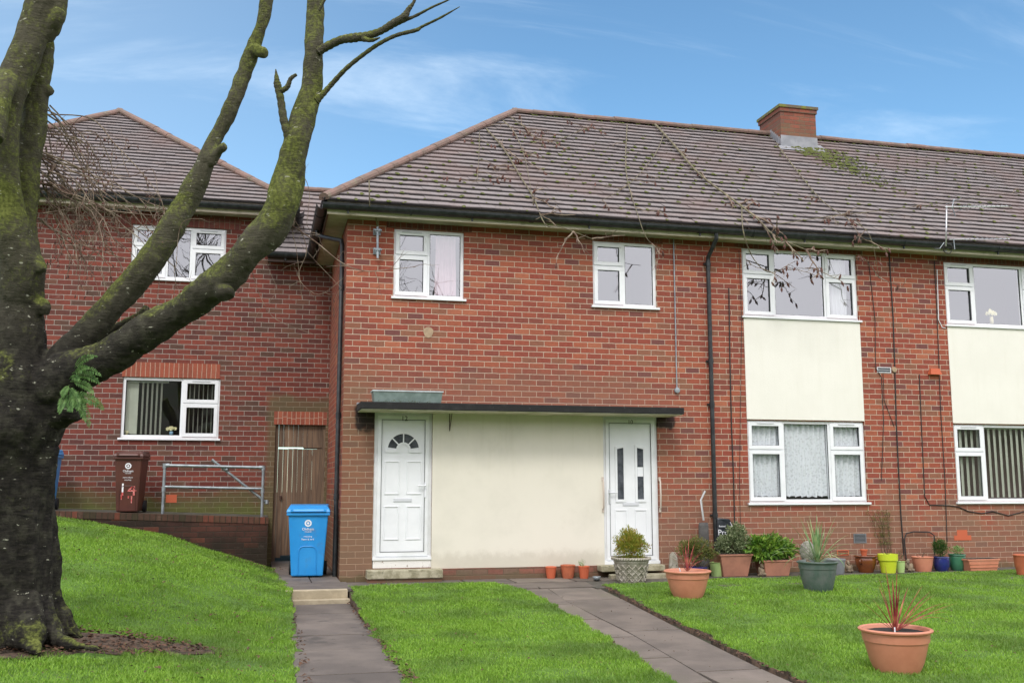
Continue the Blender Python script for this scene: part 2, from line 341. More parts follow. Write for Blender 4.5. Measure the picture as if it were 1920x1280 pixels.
m_slab2 = simple('path_concrete', (.185, .156, .132), .8, (.120, .102, .088), sc=1.8, bump=.5, bsc=80, dirt=(.055, .05, .045, .7), dsc=2.5, dlo=.55, dhi=.7)
def perisland(m, lo_, hi_):
    nt = m.node_tree; p = nt.nodes['Principled BSDF']; src = p.inputs['Base Color'].links[0].from_socket; geo = [n for n in nt.nodes if n.type == 'NEW_GEOMETRY'][0]
    v = mr(nt, geo.outputs['Random Per Island'], 0, 1, lo_, hi_, False); g = N(nt, 'ShaderNodeCombineXYZ'); [Lk(nt, v, g.inputs[i]) for i in range(3)]; Lk(nt, mixc(nt, 1.0, src, g.outputs[0], 'MULTIPLY'), p.inputs['Base Color'])
perisland(m_slab, .66, 1.02); perisland(m_slab2, .72, .98)
m_soil = simple('soil', (.040, .028, .018), .95, (.11, .07, .045), sc=14, bump=1.0, bsc=40)
m_strip = simple('wall_foot', (.06, .055, .045), .95, (.12, .11, .085), sc=7, bump=.8, bsc=40)
m_compost = simple('compost', (.012, .009, .007), .95, (.03, .022, .017), sc=60, bump=1.0, bsc=90)
m_lawnbase = simple('lawn_base', (.09, .19, .016), .9, (.06, .125, .014), sc=5, bump=1.0, bsc=70, dirt=(.07, .075, .02, .5), dsc=20, dlo=.6, dhi=.75)
m_terrace = simple('terrace_concrete', (.10, .095, .08), .9, (.05, .055, .03), sc=4, bump=.5)
m_dark = simple('room_dark', (.05, .048, .05), .9)
m_wood = None

def glassmat(name, refl, tint=(1, 1, 1)):
    m = bpy.data.materials.new(name); m.use_nodes = True; nt = m.node_tree; nt.nodes.clear()
    g0 = N(nt, 'ShaderNodeNewGeometry'); vd = N(nt, 'ShaderNodeVectorMath', operation='DOT_PRODUCT'); Lk(nt, g0.outputs['Incoming'], vd.inputs[0]); Lk(nt, g0.outputs['Normal'], vd.inputs[1])
    c5 = mth(nt, 'POWER', mth(nt, 'SUBTRACT', 1.0, mth(nt, 'ABSOLUTE', vd.outputs['Value'])), 5.0)
    f = mth(nt, 'ADD', mth(nt, 'MULTIPLY', c5, 0.85), refl+.05, clamp=True)
    a = N(nt, 'ShaderNodeBsdfTransparent', ins={0: (*tint, 1)}); b = N(nt, 'ShaderNodeBsdfGlossy', ins={'Roughness': 0.01, 'Color': (.95, .97, 1, 1)})
    geo = N(nt, 'ShaderNodeNewGeometry'); t = N(nt, 'ShaderNodeTexNoise', ins={'Scale': 2.2, 'Detail': 1.0}); Lk(nt, geo.outputs['Position'], t.inputs['Vector'])
    bp = N(nt, 'ShaderNodeBump', ins={'Strength': 0.08, 'Distance': 0.02}); Lk(nt, t.outputs[0], bp.inputs['Height']); Lk(nt, bp.outputs[0], b.inputs['Normal'])
    mx = N(nt, 'ShaderNodeMixShader'); Lk(nt, f, mx.inputs[0]); Lk(nt, a.outputs[0], mx.inputs[1]); Lk(nt, b.outputs[0], mx.inputs[2])
    o = N(nt, 'ShaderNodeOutputMaterial'); Lk(nt, mx.outputs[0], o.inputs[0]); return m
m_glass = glassmat('window_glass', .10)
m_glassU = glassmat('upper_window_glass', .22)

def woodmat(name, c1, c2, axis='x', pitch=.1):
    m, nt, p = newmat(name); p.inputs['Roughness'].default_value = .8
    geo = N(nt, 'ShaderNodeNewGeometry'); mp = N(nt, 'ShaderNodeMapping', ins={'Scale': (30, 30, 1.6)}); Lk(nt, geo.outputs['Position'], mp.inputs[0])
    t = N(nt, 'ShaderNodeTexNoise', ins={'Scale': 1.0, 'Detail': 7.0, 'Distortion': .8}); Lk(nt, mp.outputs[0], t.inputs['Vector'])
    oi = N(nt, 'ShaderNodeSeparateXYZ'); Lk(nt, geo.outputs['Position'], oi.inputs[0])
    pl = N(nt, 'ShaderNodeTexWhiteNoise'); pl.noise_dimensions = '1D'; Lk(nt, mth(nt, 'FLOOR', mth(nt, 'DIVIDE', oi.outputs[0], pitch)), pl.inputs['W'])
    c = mixc(nt, mr(nt, t.outputs[0], .3, .7), c1, c2); c = mixc(nt, mth(nt, 'MULTIPLY', pl.outputs[0], .45), c, (.04, .028, .02))
    Lk(nt, c, p.inputs['Base Color']); b = N(nt, 'ShaderNodeBump', ins={'Strength': .5, 'Distance': .005}); Lk(nt, t.outputs[0], b.inputs['Height']); Lk(nt, b.outputs[0], p.inputs['Normal'])
    return m
m_wood = woodmat('weathered_gate_wood', (.26, .165, .10), (.13, .082, .054), pitch=.0975)

def tilemat(name, seed=0.0, gauge_w=.235):
    m, nt, p = newmat(name); p.inputs['Roughness'].default_value = .75; p.inputs['Specular IOR Level'].default_value = .35
    geo = N(nt, 'ShaderNodeNewGeometry'); at = N(nt, 'ShaderNodeAttribute', attribute_name='tile')
    cr = N(nt, 'ShaderNodeValToRGB'); e = cr.color_ramp.elements
    cols = [(0, (.25, .225, .222)), (.3, (.28, .252, .25)), (.55, (.235, .208, .202)), (.9, (.275, .232, .22)), (.95, (.035, .030, .032))]  # near-black last stop paints the shadow line on each tile's leading edge
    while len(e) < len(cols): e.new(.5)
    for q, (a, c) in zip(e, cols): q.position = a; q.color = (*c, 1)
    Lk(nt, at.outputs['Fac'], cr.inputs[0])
    t = N(nt, 'ShaderNodeTexNoise', ins={'Scale': 28.0, 'Detail': 6.0, 'Roughness': .7}); Lk(nt, geo.outputs['Position'], t.inputs['Vector'])
    t2 = N(nt, 'ShaderNodeTexNoise', ins={'Scale': .8, 'Detail': 5.0}); Lk(nt, geo.outputs['Position'], t2.inputs['Vector'])
    c = mixc(nt, mth(nt, 'MULTIPLY', mr(nt, t.outputs[0], .35, .7), .45), cr.outputs[0], (.11, .09, .088))
    c = mixc(nt, mth(nt, 'MULTIPLY', mr(nt, t2.outputs[0], .45, .7), .45), c, (.21, .14, .125))
    t3 = N(nt, 'ShaderNodeTexNoise', ins={'Scale': 11.0, 'Detail': 8.0, 'Roughness': .75}); Lk(nt, geo.outputs['Position'], t3.inputs['Vector'])
    c = mixc(nt, mth(nt, 'MULTIPLY', mr(nt, t3.outputs[0], .62, .72), .8), c, (.075, .08, .03))
    Lk(nt, c, p.inputs['Base Color'])
    b = N(nt, 'ShaderNodeBump', ins={'Strength': .4, 'Distance': .006}); Lk(nt, t.outputs[0], b.inputs['Height']); Lk(nt, b.outputs[0], p.inputs['Normal'])
    return m
m_tile = tilemat('roof_tiles')
m_ridge = simple('ridge_tile', (.215, .135, .110), .85, (.155, .112, .088), sc=7, bump=.6, bsc=30, dirt=(.20, .185, .12, .8), dsc=5, dlo=.55, dhi=.68)
m_moss = simple('roof_moss', (.105, .125, .018), .95, (.055, .065, .015), sc=25, bump=1, bsc=120)

def leafmat(name, cols, rough=.5, sc=35.0, trans=.25):
    m, nt, p = newmat(name); p.inputs['Roughness'].default_value = rough; p.inputs['Specular IOR Level'].default_value = .3
    geo = N(nt, 'ShaderNodeNewGeometry'); t = N(nt, 'ShaderNodeTexNoise', ins={'Scale': sc, 'Detail': 2.0}); Lk(nt, geo.outputs['Position'], t.inputs['Vector'])
    cr = N(nt, 'ShaderNodeValToRGB'); e = cr.color_ramp.elements
    while len(e) < len(cols): e.new(.5)
    for i, (q, c) in enumerate(zip(e, cols)): q.position = .3+.4*i/(len(cols)-1); q.color = (*c, 1)
    Lk(nt, t.outputs[0], cr.inputs[0]); Lk(nt, cr.outputs[0], p.inputs['Base Color'])
    tr = N(nt, 'ShaderNodeBsdfTranslucent'); Lk(nt, cr.outputs[0], tr.inputs[0]); mx = N(nt, 'ShaderNodeMixShader', ins={0: trans})
    out = nt.nodes['Material Output']; Lk(nt, p.outputs[0], mx.inputs[1]); Lk(nt, tr.outputs[0], mx.inputs[2]); Lk(nt, mx.outputs[0], out.inputs[0]); return m
def grassmat():
    m = leafmat('grass_blades', [(.14, .275, .028), (.22, .40, .042), (.31, .50, .062)], .45, 40.0, .3)
    nt = m.node_tree; cr = [n for n in nt.nodes if n.type == 'VALTORGB'][0]; geo = [n for n in nt.nodes if n.type == 'NEW_GEOMETRY'][0]
    t = N(nt, 'ShaderNodeTexNoise', ins={'Scale': 1.1, 'Detail': 4.0}); Lk(nt, geo.outputs['Position'], t.inputs['Vector'])
    c = mixc(nt, mr(nt, t.outputs[0], .42, .68), cr.outputs[0], (.115, .20, .040)); p = nt.nodes['Principled BSDF']
    tb = N(nt, 'ShaderNodeTexNoise', ins={'Scale': 55.0, 'Detail': 1.0}); Lk(nt, geo.outputs['Position'], tb.inputs['Vector'])
    c = mixc(nt, mth(nt, 'MULTIPLY', mr(nt, tb.outputs[0], .60, .74), .75), c, (.26, .22, .10))
    tp = N(nt, 'ShaderNodeTexNoise', ins={'Scale': 4.5, 'Detail': 5.0, 'Roughness': .7}); Lk(nt, geo.outputs['Position'], tp.inputs['Vector'])
    c = mixc(nt, mth(nt, 'MULTIPLY', mr(nt, tp.outputs[0], .52, .70), .55), c, (.065, .135, .02)); c = mixc(nt, mth(nt, 'MULTIPLY', mr(nt, tp.outputs[0], .42, .30), .45), c, (.30, .36, .06))
    Lk(nt, c, p.inputs['Base Color']); return m
m_grass = grassmat()
def barkmat():
    m, nt, p = newmat('mossy_bark'); p.inputs['Roughness'].default_value = .9; p.inputs['Specular IOR Level'].default_value = .2
    geo = N(nt, 'ShaderNodeNewGeometry'); s = N(nt, 'ShaderNodeSeparateXYZ'); Lk(nt, geo.outputs['Position'], s.inputs[0])
    ns = N(nt, 'ShaderNodeSeparateXYZ'); Lk(nt, geo.outputs['Normal'], ns.inputs[0])
    def nz(sc, d=6.0, r=.6, mp=None):
        t = N(nt, 'ShaderNodeTexNoise', ins={'Scale': sc, 'Detail': d, 'Roughness': r})
        if mp:
            q = N(nt, 'ShaderNodeMapping', ins={'Scale': mp}); Lk(nt, geo.outputs['Position'], q.inputs[0]); Lk(nt, q.outputs[0], t.inputs['Vector'])
        else: Lk(nt, geo.outputs['Position'], t.inputs['Vector'])
        return t.outputs[0]
    a = nz(9.0); b = nz(1.0, 6.0, .7, (10, 10, 60)); d = nz(2.6); e = nz(38.0, 4.0)
    c = mixc(nt, mr(nt, b, .35, .65), (.010, .009, .008), (.028, .025, .020))
    c = mixc(nt, mth(nt, 'MULTIPLY', mr(nt, a, .45, .7), .55), c, (.075, .072, .052))
    hgt = mr(nt, s.outputs[2], 2.1, 3.6); c = mixc(nt, mth(nt, 'MULTIPLY', hgt, .55), c, (.115, .108, .070))
    fm = mth(nt, 'ADD', mth(nt, 'MULTIPLY', ns.outputs[2], .26), mth(nt, 'ADD', mth(nt, 'MULTIPLY', d, 1.0), mth(nt, 'MULTIPLY', hgt, .26)))
    fm = mth(nt, 'ADD', fm, mth(nt, 'MULTIPLY', mr(nt, s.outputs[2], .40, .10), .12))
    fm = mth(nt, 'ADD', fm, mth(nt, 'MULTIPLY', mth(nt, 'SUBTRACT', e, .5), .5))
    mossc = mixc(nt, mr(nt, e, .35, .68), (.070, .082, .016), (.150, .170, .042))
    c = mixc(nt, mr(nt, fm, .62, .95), c, mossc)
    lf = nz(16.0, 3.0, .5, (1, 1, 2.2)); c = mixc(nt, mth(nt, 'MULTIPLY', mr(nt, lf, .665, .70), mr(nt, e, .45, .6)), c, (.38, .38, .30))
    Lk(nt, c, p.inputs['Base Color'])
    h = mth(nt, 'ADD', mth(nt, 'MULTIPLY', b, .8), mth(nt, 'ADD', a, mth(nt, 'MULTIPLY', e, .5)))
    bp = N(nt, 'ShaderNodeBump', ins={'Strength': .9, 'Distance': .02}); Lk(nt, h, bp.inputs['Height']); Lk(nt, bp.outputs[0], p.inputs['Normal']); return m
m_bark = barkmat()
m_twig = simple('twig_bark', (.27, .215, .155), .85, (.12, .075, .052), sc=9, lo=.4, hi=.6)
m_twig2 = simple('green_twig_bark', (.17, .155, .085), .85, (.11, .09, .06), sc=9)
m_bud = simple('dry_bud', (.13, .050, .036), .8, (.08, .040, .030), sc=30)
m_terra = simple('terracotta_plastic', (.57, .235, .145), .5, (.51, .20, .12), sc=5, dirt=(.42, .19, .12, .7), dsc=6)
m_terra2 = simple('terracotta_clay', (.45, .125, .055), .75, (.36, .10, .045), sc=8, dirt=(.25, .12, .07, .5), dsc=12)
m_terra3 = simple('dull_terracotta', (.37, .165, .105), .75, (.29, .13, .085), sc=6)
m_glaze = simple('brown_glaze', (.24, .070, .018), .25, (.15, .045, .015), sc=5, coat=.5)
m_lime = simple('lime_plastic', (.56, .66, .030), .4, (.50, .60, .03), sc=3)
m_lgreen = simple('pale_green_plastic', (.42, .58, .22), .45, (.37, .52, .2), sc=4)
m_green = simple('green_glaze', (.030, .135, .070), .3, (.05, .18, .10), sc=6, coat=.4)
m_dgreen = simple('faded_green_plastic', (.065, .105, .085), .55, (.12, .14, .13), sc=6)
m_bluepot = simple('blue_glaze', (.012, .022, .17), .2, (.02, .03, .12), sc=6, coat=.6)
m_stone = simple('cast_stone', (.43, .40, .34), .9, (.28, .26, .20), sc=14, bump=.6, bsc=60, dirt=(.11, .10, .07, .8), dsc=22, dlo=.56, dhi=.68)
m_orn = simple('stone_ornament', (.26, .20, .13), .9, (.14, .11, .075), sc=18, bump=.8, bsc=60)
m_greypot = simple('grey_plastic', (.20, .21, .22), .5, (.15, .16, .17), sc=4)
m_bin_blue = simple('blue_bin_plastic', (.020, .265, .66), .38, (.03, .30, .70), sc=3, dirt=(.10, .17, .32, .6), dsc=5)
m_bin_brown = simple('brown_bin_plastic', (.095, .030, .020), .45, (.075, .025, .018), sc=4)
m_rubber = simple('rubber', (.015, .015, .016), .8)
m_sticker = simple('white_print', (.80, .82, .85), .5)
m_red = simple('red_paint', (.45, .03, .03), .6, (.6, .25, .22), sc=30)
m_tray = simple('planter_tray', (.19, .25, .23), .5, (.13, .18, .165), sc=8)
m_trayrim = simple('tray_rim', (.52, .60, .62), .5, (.40, .47, .48), sc=8)
m_bag = simple('black_sack', (.018, .022, .028), .35, (.035, .04, .048), sc=9, bump=.8, bsc=12)
m_canvas = simple('grey_canvas', (.10, .095, .09), .8, (.06, .057, .055), sc=10)
m_lace = None
m_dglass = simple('dark_door_glass', (.035, .040, .050), .06, (.12, .13, .15), sc=4, spec=.9)
m_number = simple('number_black', (.015, .015, .015), .4)
m_brass = simple('beige_rail', (.55, .47, .40), .5)
m_putty = simple('patch_mortar', (.42, .31, .20), .9, (.33, .24, .16), sc=20)
m_orange = simple('new_terracotta', (.50, .11, .045), .7)
m_rust = simple('rusty_iron', (.06, .028, .02), .8)
m_debris = simple('dead_leaves', (.13, .065, .035), .9, (.06, .035, .022), sc=30)

# ================================================================ GROUND
def gsheet():
    xs = np.unique(np.concatenate([-np.geomspace(9, 160, 26), np.arange(-9, 15, .25), np.geomspace(15, 160, 26)]))
    ys = np.unique(np.concatenate([-np.geomspace(15, 170, 30), np.arange(-15, 4, .25), np.geomspace(4, 160, 20)]))
    X, Y = np.meshgrid(xs, ys); Z = G(X, np.minimum(Y, 1.9))-0.07
    Z = np.where(Y > 2.1, -0.06, Z)
    inp = (X > .1) & (X < 1.45) & (Y < -1.2); Z = np.where(inp, np.minimum(Z, -.24), Z)
    Z = Z + 12.5*sm(-28, -70, Y) + .35*np.sin(X*.35)*sm(-28, -60, Y)  # added hill behind the camera, unseen, darkens what the lower windows reflect
    V = np.stack([X.ravel(), Y.ravel(), Z.ravel()], 1); n = len(xs); i, j = np.meshgrid(np.arange(len(ys)-1), np.arange(n-1), indexing='ij')
    a = (i*n+j).ravel(); Fq = np.stack([a, a+1, a+n+1, a+n], 1)
    m = simple('ground_soil', (.045, .040, .024), .95, (.035, .05, .018), sc=1.5, bump=.8)
    tag(bigmesh('ground', V, Fq, m), kind='structure')
gsheet()
def inpoly(x, y, poly):
    x = np.asarray(x); y = np.asarray(y); x = x+.022*np.sin(y*5.3+1)+.016*np.sin(y*13.1)+.010*np.sin(y*31); y = y+.02*np.sin(x*6.1); c = np.zeros(x.shape, bool); n = len(poly)
    for i in range(n):
        x1, y1 = poly[i]; x2, y2 = poly[(i+1) % n]
        if y1 == y2: continue
        k = ((y1 > y) != (y2 > y)) & (x < (x2-x1)*(y-y1)/(y2-y1)+x1); c ^= k
    return c
def H2(px, py): p = hitG(px, py); return (float(p[0]), float(p[1]))
# lawns: outlines in metres on the ground
pl_mid = [H2(*p) for p in ((656, 1100), (668, 1130), (700, 1190), (765, 1280))]
pl_midr = [H2(*p) for p in ((1265, 1280), (1170, 1216), (1085, 1160), (1015, 1120), (965, 1099), (905, 1089), (800, 1090), (700, 1095))]
def ext(a, b, y): t = (y-a[1])/(b[1]-a[1]); return (a[0]+(b[0]-a[0])*t, y)
p12r = pl_mid[-1]; mid_poly = pl_mid + [(p12r[0]+.02, -13.5), ext(pl_midr[1], pl_midr[0], -13.5)] + pl_midr
leftE = [H2(*p) for p in ((517, 1078), (545, 1106), (549, 1145), (550, 1200), (553, 1280))]
left_poly = [(-14, 1.95), (.22, 1.95), (.26, 1.2)] + [(p[0], p[1]) for p in leftE] + [(leftE[-1][0]-.02, -13.5), (-14, -13.5)]
rightE = [H2(*p) for p in ((1130, 1096), (1192, 1124), (1315, 1183), (1417, 1234), (1520, 1280))]
right_poly = rightE + [ext(rightE[-2], rightE[-1], -13.5), (22, -13.5), (22, -1.0)] + [H2(*p) for p in ((1920, 1067), (1800, 1071), (1680, 1076), (1560, 1079), (1440, 1082), (1340, 1084), (1250, 1090))]
bare_c = hitG(95, 1195)
def lawn(name, poly, mn, mx, step=.06):
    xs = np.arange(mn[0], mx[0]+step, step); ys = np.arange(mn[1], mx[1]+step, step)
    X, Y = np.meshgrid(xs, ys); jit = (rng.random(X.shape)-.5)*step*.5
    Xj = X+jit; Yj = Y+(rng.random(X.shape)-.5)*step*.5
    Z = G(Xj, Yj) + .008*np.sin(Xj*5.1+Yj*3.3)*np.sin(Yj*4.3)+(rng.random(X.shape)-.5)*.006
    n = len(xs); i, j = np.meshgrid(np.arange(len(ys)-1), np.arange(n-1), indexing='ij')
    cx, cy = X[:-1, :-1]+step/2, Y[:-1, :-1]+step/2; k = inpoly(cx, cy, poly).ravel()
    a = (i*n+j).ravel()[k]; Fq = np.stack([a, a+1, a+n+1, a+n], 1)
    # skirt down to the soil along the edge
    V = np.stack([Xj.ravel(), Yj.ravel(), Z.ravel()], 1); used = np.unique(Fq); mp = -np.ones(len(V), int); mp[used] = np.arange(len(used))
    V = V[used]; Fq = mp[Fq]
    E = np.concatenate([Fq[:, [0, 1]], Fq[:, [1, 2]], Fq[:, [2, 3]], Fq[:, [3, 0]]]); key = np.sort(E, 1); _, idx, cnt = np.unique(key, axis=0, return_index=True, return_counts=True)
    bE = E[idx[cnt == 1]]; V2 = V.copy(); V2[:, 2] -= .13; nV = len(V)
    S = np.stack([bE[:, 1], bE[:, 0], bE[:, 0]+nV, bE[:, 1]+nV], 1)
    o = bigmesh(name, np.concatenate([V, V2]), np.concatenate([Fq, S]), m_lawnbase, smooth=True); tag(o, kind='structure'); o.data.materials.append(m_soil)
    if len(o.data.polygons) == len(Fq)+len(S): o.data.polygons.foreach_set('material_index', np.concatenate([np.zeros(len(Fq), np.int32), np.ones(len(S), np.int32)]))
lawn('lawn', left_poly, (-14, -13.5), (.7, 1.95), .08)
lawn('lawn', mid_poly, (.6, -13.5), (4.4, -.5))
lawn('lawn', right_poly, (2.5, -13.5), (22, -.4), .08)

def blades(poly, mn, mx, dens, name, label, hgt=.036):
    area = (mx[0]-mn[0])*(mx[1]-mn[1]); n = int(area*dens)
    x = rng.uniform(mn[0], mx[0], n); y = rng.uniform(mn[1], mx[1], n)
    k = inpoly(x, y, poly)
    # thin out with distance from the camera and outside a wide view
    d = np.hypot(x-CAM[0], y-CAM[1]); keep = np.clip((8.5/d)**1.3, .16, 1.0); k &= rng.random(n) < keep
    fx = (x-CAM[0])*CR[0]+(y-CAM[1])*CR[1]; fz = (x-CAM[0])*CW[0]+(y-CAM[1])*CW[1]
    k &= (fz > 4.6) & (np.abs(fx) < fz*.60+1.2)
    r2 = ((x-bare_c[0]+.08)/1.24)**2+((y-bare_c[1]+.24)/.49)**2; k &= (r2 > 1+.5*np.sin(x*9)+.3*np.sin(y*13)) | (rng.random(n) < .05)
    # patchy density
    pn = np.sin(x*3.1+1.7*np.sin(y*2.3))*np.sin(y*3.7+1.3*np.sin(x*1.9)); k &= rng.random(n) < .80+.2*pn
    x, y, d, pn = x[k], y[k], d[k], pn[k]; n = len(x)
    z = G(x, y)-.004; h = hgt*rng.uniform(.5, 1.3, n)*(1+.30*pn)*np.where((y > -2.0) & (x > 4.4), .7, 1.0); w = (.0026+.00036*d)*rng.uniform(.6, 1.4, n)
    a = rng.uniform(0, 2*np.pi, n); t = rng.uniform(0, 2*np.pi, n); ln = h*rng.uniform(.25, .95, n)
    ux, uy = np.cos(a)*w/2, np.sin(a)*w/2; tx, ty = np.cos(t)*ln, np.sin(t)*ln
    V = np.empty((n, 5, 3)); V[:, 0] = np.stack([x-ux, y-uy, z], 1); V[:, 1] = np.stack([x+ux, y+uy, z], 1)
    V[:, 2] = np.stack([x+ux*.8+tx*.4, y+uy*.8+ty*.4, z+h*.62], 1); V[:, 3] = np.stack([x-ux*.8+tx*.4, y-uy*.8+ty*.4, z+h*.62], 1)
    V[:, 4] = np.stack([x+tx, y+ty, z+h*.92], 1)
    b = np.arange(n)*5; T = np.concatenate([np.stack([b, b+1, b+2], 1), np.stack([b, b+2, b+3], 1), np.stack([b+3, b+2, b+4], 1)])
    o = bigmesh(name, V.reshape(-1, 3), T, m_grass); tag(o, label, 'grass', kind='stuff')
blades(left_poly, (-6, -10.2), (.6, 1.95), 7500, 'grass', 'short green grass on the sloping bank below the mossy tree')
blades(mid_poly, (.6, -10.2), (4.2, -.6), 8500, 'grass', 'short green grass on the tongue of lawn between the two paths')
blades(right_poly, (2.6, -10.2), (14, -.4), 6500, 'grass', 'short green grass on the lawn in front of the plant pots')

# paths --------------------------------------------------------------
def quadslab(b, pts, z, t=.04, gap=.013):
    c = np.mean(pts, axis=0); P = []
    for p in pts:
        v = np.array(p)-c; l = np.linalg.norm(v); P.append(c+v*(1-gap*1.6/l))
    n = len(P); jz = random.uniform(-.002, .002)
    Z = [(z(p) if callable(z) else z)+jz for p in P]
    b.add([(p[0], p[1], q-t) for p, q in zip(P, Z)]+[(p[0], p[1], q) for p, q in zip(P, Z)],
          [tuple(range(n))[::-1], tuple(range(n, 2*n))]+[(i, (i+1) % n, n+(i+1) % n, n+i) for i in range(n)])
b = MB()
xl, xr_ = .30, 1.16
zs = -.15
ysl = [-1.80, -2.75, -3.55, -4.45, -5.35, -6.58, -7.5, -8.4, -9.3, -10.2, -11.1, -12, -13]
for y0, y1 in zip(ysl[:-1], ysl[1:]): quadslab(b, [(xl, y1), (xr_+.02, y1), (xr_+.02, y0), (xl, y0)], zs)
tag(b.build('path', m_slab2, bevel=.004), kind='structure')
b = MB()
for (x0, x1, y0, y1) in ((.20, 1.20, -1.50, -.55), (.20, .72, -.55, .5), (.72, 1.12, -.55, .5), (.20, 1.12, .5, 1.5), (.20, 1.12, 1.5, 2.4), (.20, 1.12, 2.4, 3.45), (1.2, 1.7, -.9, -.02), (1.7, 2.9, -.62, -.02), (2.9, 3.6, -.62, -.02)):
    quadslab(b, [(x0, y0), (x1, y0), (x1, y1), (x0, y1)], .0 if x1 < 1.3 else -.058)
tag(b.build('paving', m_slab2, bevel=.004), kind='structure')
b = MB(); b.box(.34, 1.12, -1.66, -1.50, -.22, .004); b.box(.26, 1.14, -1.80, -1.66, -.22, -.10)
tag(b.build('path_step', m_path_step, bevel=.006), kind='structure')
# path to door 10: skewed slabs in two columns
Lp = [H2(*p) for p in ((950, 1094), (1010, 1118), (1085, 1160), (1170, 1216), (1265, 1280))]
Cp = [H2(*p) for p in ((1040, 1113), (1095, 1138), (1170, 1175), (1265, 1229), (1352, 1280))]
Rp = [H2(*p) for p in ((1118, 1097), (1180, 1127), (1300, 1186), (1400, 1237), (1497, 1280))]
def fx(pts):
    pts = sorted(pts, key=lambda p: p[1])
    A = np.array(pts); k = np.polyfit(A[:, 1], A[:, 0], 1)
    return lambda y: float(np.polyval(k, y)) if (y < A[0, 1] or y > A[-1, 1]) else float(np.interp(y, A[:, 1], A[:, 0]))
fl, fc, fr = fx(Lp), fx(Cp), fx(Rp)
def gz(p): return float(G(p[0], p[1]))-.022
b = MB()
yj = [H2(1080, 1157)[1], H2(1130, 1190)[1], H2(1210, 1228)[1], H2(1300, 1274)[1]]; st = (yj[0]-yj[3])/3
ylv = [-1.35] + [yj[0]+st*.9] + yj + [yj[3]-st*i for i in range(1, 8)]
ylv = sorted(set(round(v, 3) for v in ylv), reverse=True)
for y0, y1 in zip(ylv[:-1], ylv[1:]): quadslab(b, [(fl(y1)-.10, y1), (fc(y1), y1), (fc(y0), y0), (fl(y0)-.10, y0)], gz)
yr = [H2(1230, 1176)[1], H2(1370, 1250)[1]]; st = yr[0]-yr[1]
ylv = [-1.35, yr[0]+st, yr[0], yr[1]] + [yr[1]-st*i for i in range(1, 5)]
ylv = sorted([v for v in ylv if v <= -1.35], reverse=True)
for y0, y1 in zip(ylv[:-1], ylv[1:]): quadslab(b, [(fc(y1), y1), (fr(y1)+.02, y1), (fr(y0)+.02, y0), (fc(y0), y0)], gz)
for (x0, x1) in ((3.05, 3.75), (3.75, 4.55)): quadslab(b, [(x0, -1.35), (x1, -1.35), (x1+.1, -.62), (x0, -.62)], -.066)
for (x0, x1) in ((3.6, 4.5), (4.5, 5.4), (5.4, 6.2)): quadslab(b, [(x0, -.62), (x1, -.62), (x1, -.02), (x0, -.02)], -.060)
tag(b.build('path', m_slab, bevel=.004), kind='structure')
b = MB(); b.box(6.25, 20, -1.75, -.01, -.2, -.062); b.box(4.5, 6.2, -1.55, -.62, -.2, -.068)
tag(b.build('gravel_strip', m_strip), kind='structure')
# bare soil round the tree foot
b = MB(); pts = []
for k in range(48):
    a = 2*math.pi*k/48; r = 1+.16*math.sin(3*a+1)+.10*math.sin(7*a)+random.uniform(-.06, .06)
    pts.append((bare_c[0]-.10+1.38*r*math.cos(a), bare_c[1]-.22+.55*r*math.sin(a)))
ring = [(x, y, float(G(x, y))+.006) for x, y in pts]; mid = [(bare_c[0]-.10+(x-bare_c[0]+.10)*.5, bare_c[1]+(y-bare_c[1])*.5) for x, y in pts]
vs = ring+[(x, y, float(G(x, y))+.03+random.uniform(-.01, .015)) for x, y in mid]+[(bare_c[0]+.2, bare_c[1], float(G(bare_c[0]+.2, bare_c[1]))+.05)]
b.add(vs, [(i, (i+1) % 48, 48+(i+1) % 48, 48+i) for i in range(48)]+[(48+i, 48+(i+1) % 48, 96) for i in range(48)])
tag(b.build('bare_earth', m_soil, smooth=True), kind='structure')
# leaf litter and bits of twig on grass, path edges and the bare earth
b = MB()
def leaf(b, x, y, z, s):
    a = random.uniform(0, 6.28); u = np.array([math.cos(a), math.sin(a), random.uniform(-.4, .5)])*s; v = np.array([-math.sin(a), math.cos(a), random.uniform(-.3, .5)])*s*.55; c = np.array([x, y, z])
    b.add([c-u, c-v+np.array([0, 0, s*.2]), c+u, c+v+np.array([0, 0, s*.25])], [(0, 1, 2, 3)])
for k in range(2600):
    x = random.uniform(-5, .3); y = random.uniform(-9, 1.5)
    if random.random() < .55: leaf(b, x, y, float(G(x, y))+.040, random.uniform(.010, .026)*(1.0 if math.sin(x*3)*math.sin(y*2.1) > -.2 else .6))
for k in range(1500):
    a = random.uniform(0, 6.28); r = math.sqrt(random.random()); x = bare_c[0]-.05+1.35*r*math.cos(a); y = bare_c[1]-.20+.56*r*math.sin(a); leaf(b, x, y, float(G(x, y))+.04, random.uniform(.010, .030))
for k in range(240):
    y = random.uniform(-9, -1.8); x = xr_+abs(random.gauss(0, .05))-.06 if random.random() < .7 else xl+.03-abs(random.gauss(0, .04))+.1
    cl = math.sin(y*7)*.5+.5
    for q in range(1+int(cl*3)): leaf(b, x+random.gauss(0, .015), y+random.gauss(0, .03), zs+.012+random.random()*.025, random.uniform(.012, .028))
for k in range(260):
    y = random.uniform(-9, -1.6); x = fr(y)+.03+abs(random.gauss(0, .03)); leaf(b, x, y, float(G(x, y))+.005, random.uniform(.012, .024))
for k in range(60):
    x = random.uniform(-.5, .6); y = random.uniform(1.2, 1.9); leaf(b, x, y, max(0, float(G(x, y)))+.03, random.uniform(.012, .025))
for k in range(420): x = random.uniform(1, 9); y = random.uniform(-8, -2); leaf(b, x, y, float(G(x, y))+.038, random.uniform(.007, .018))
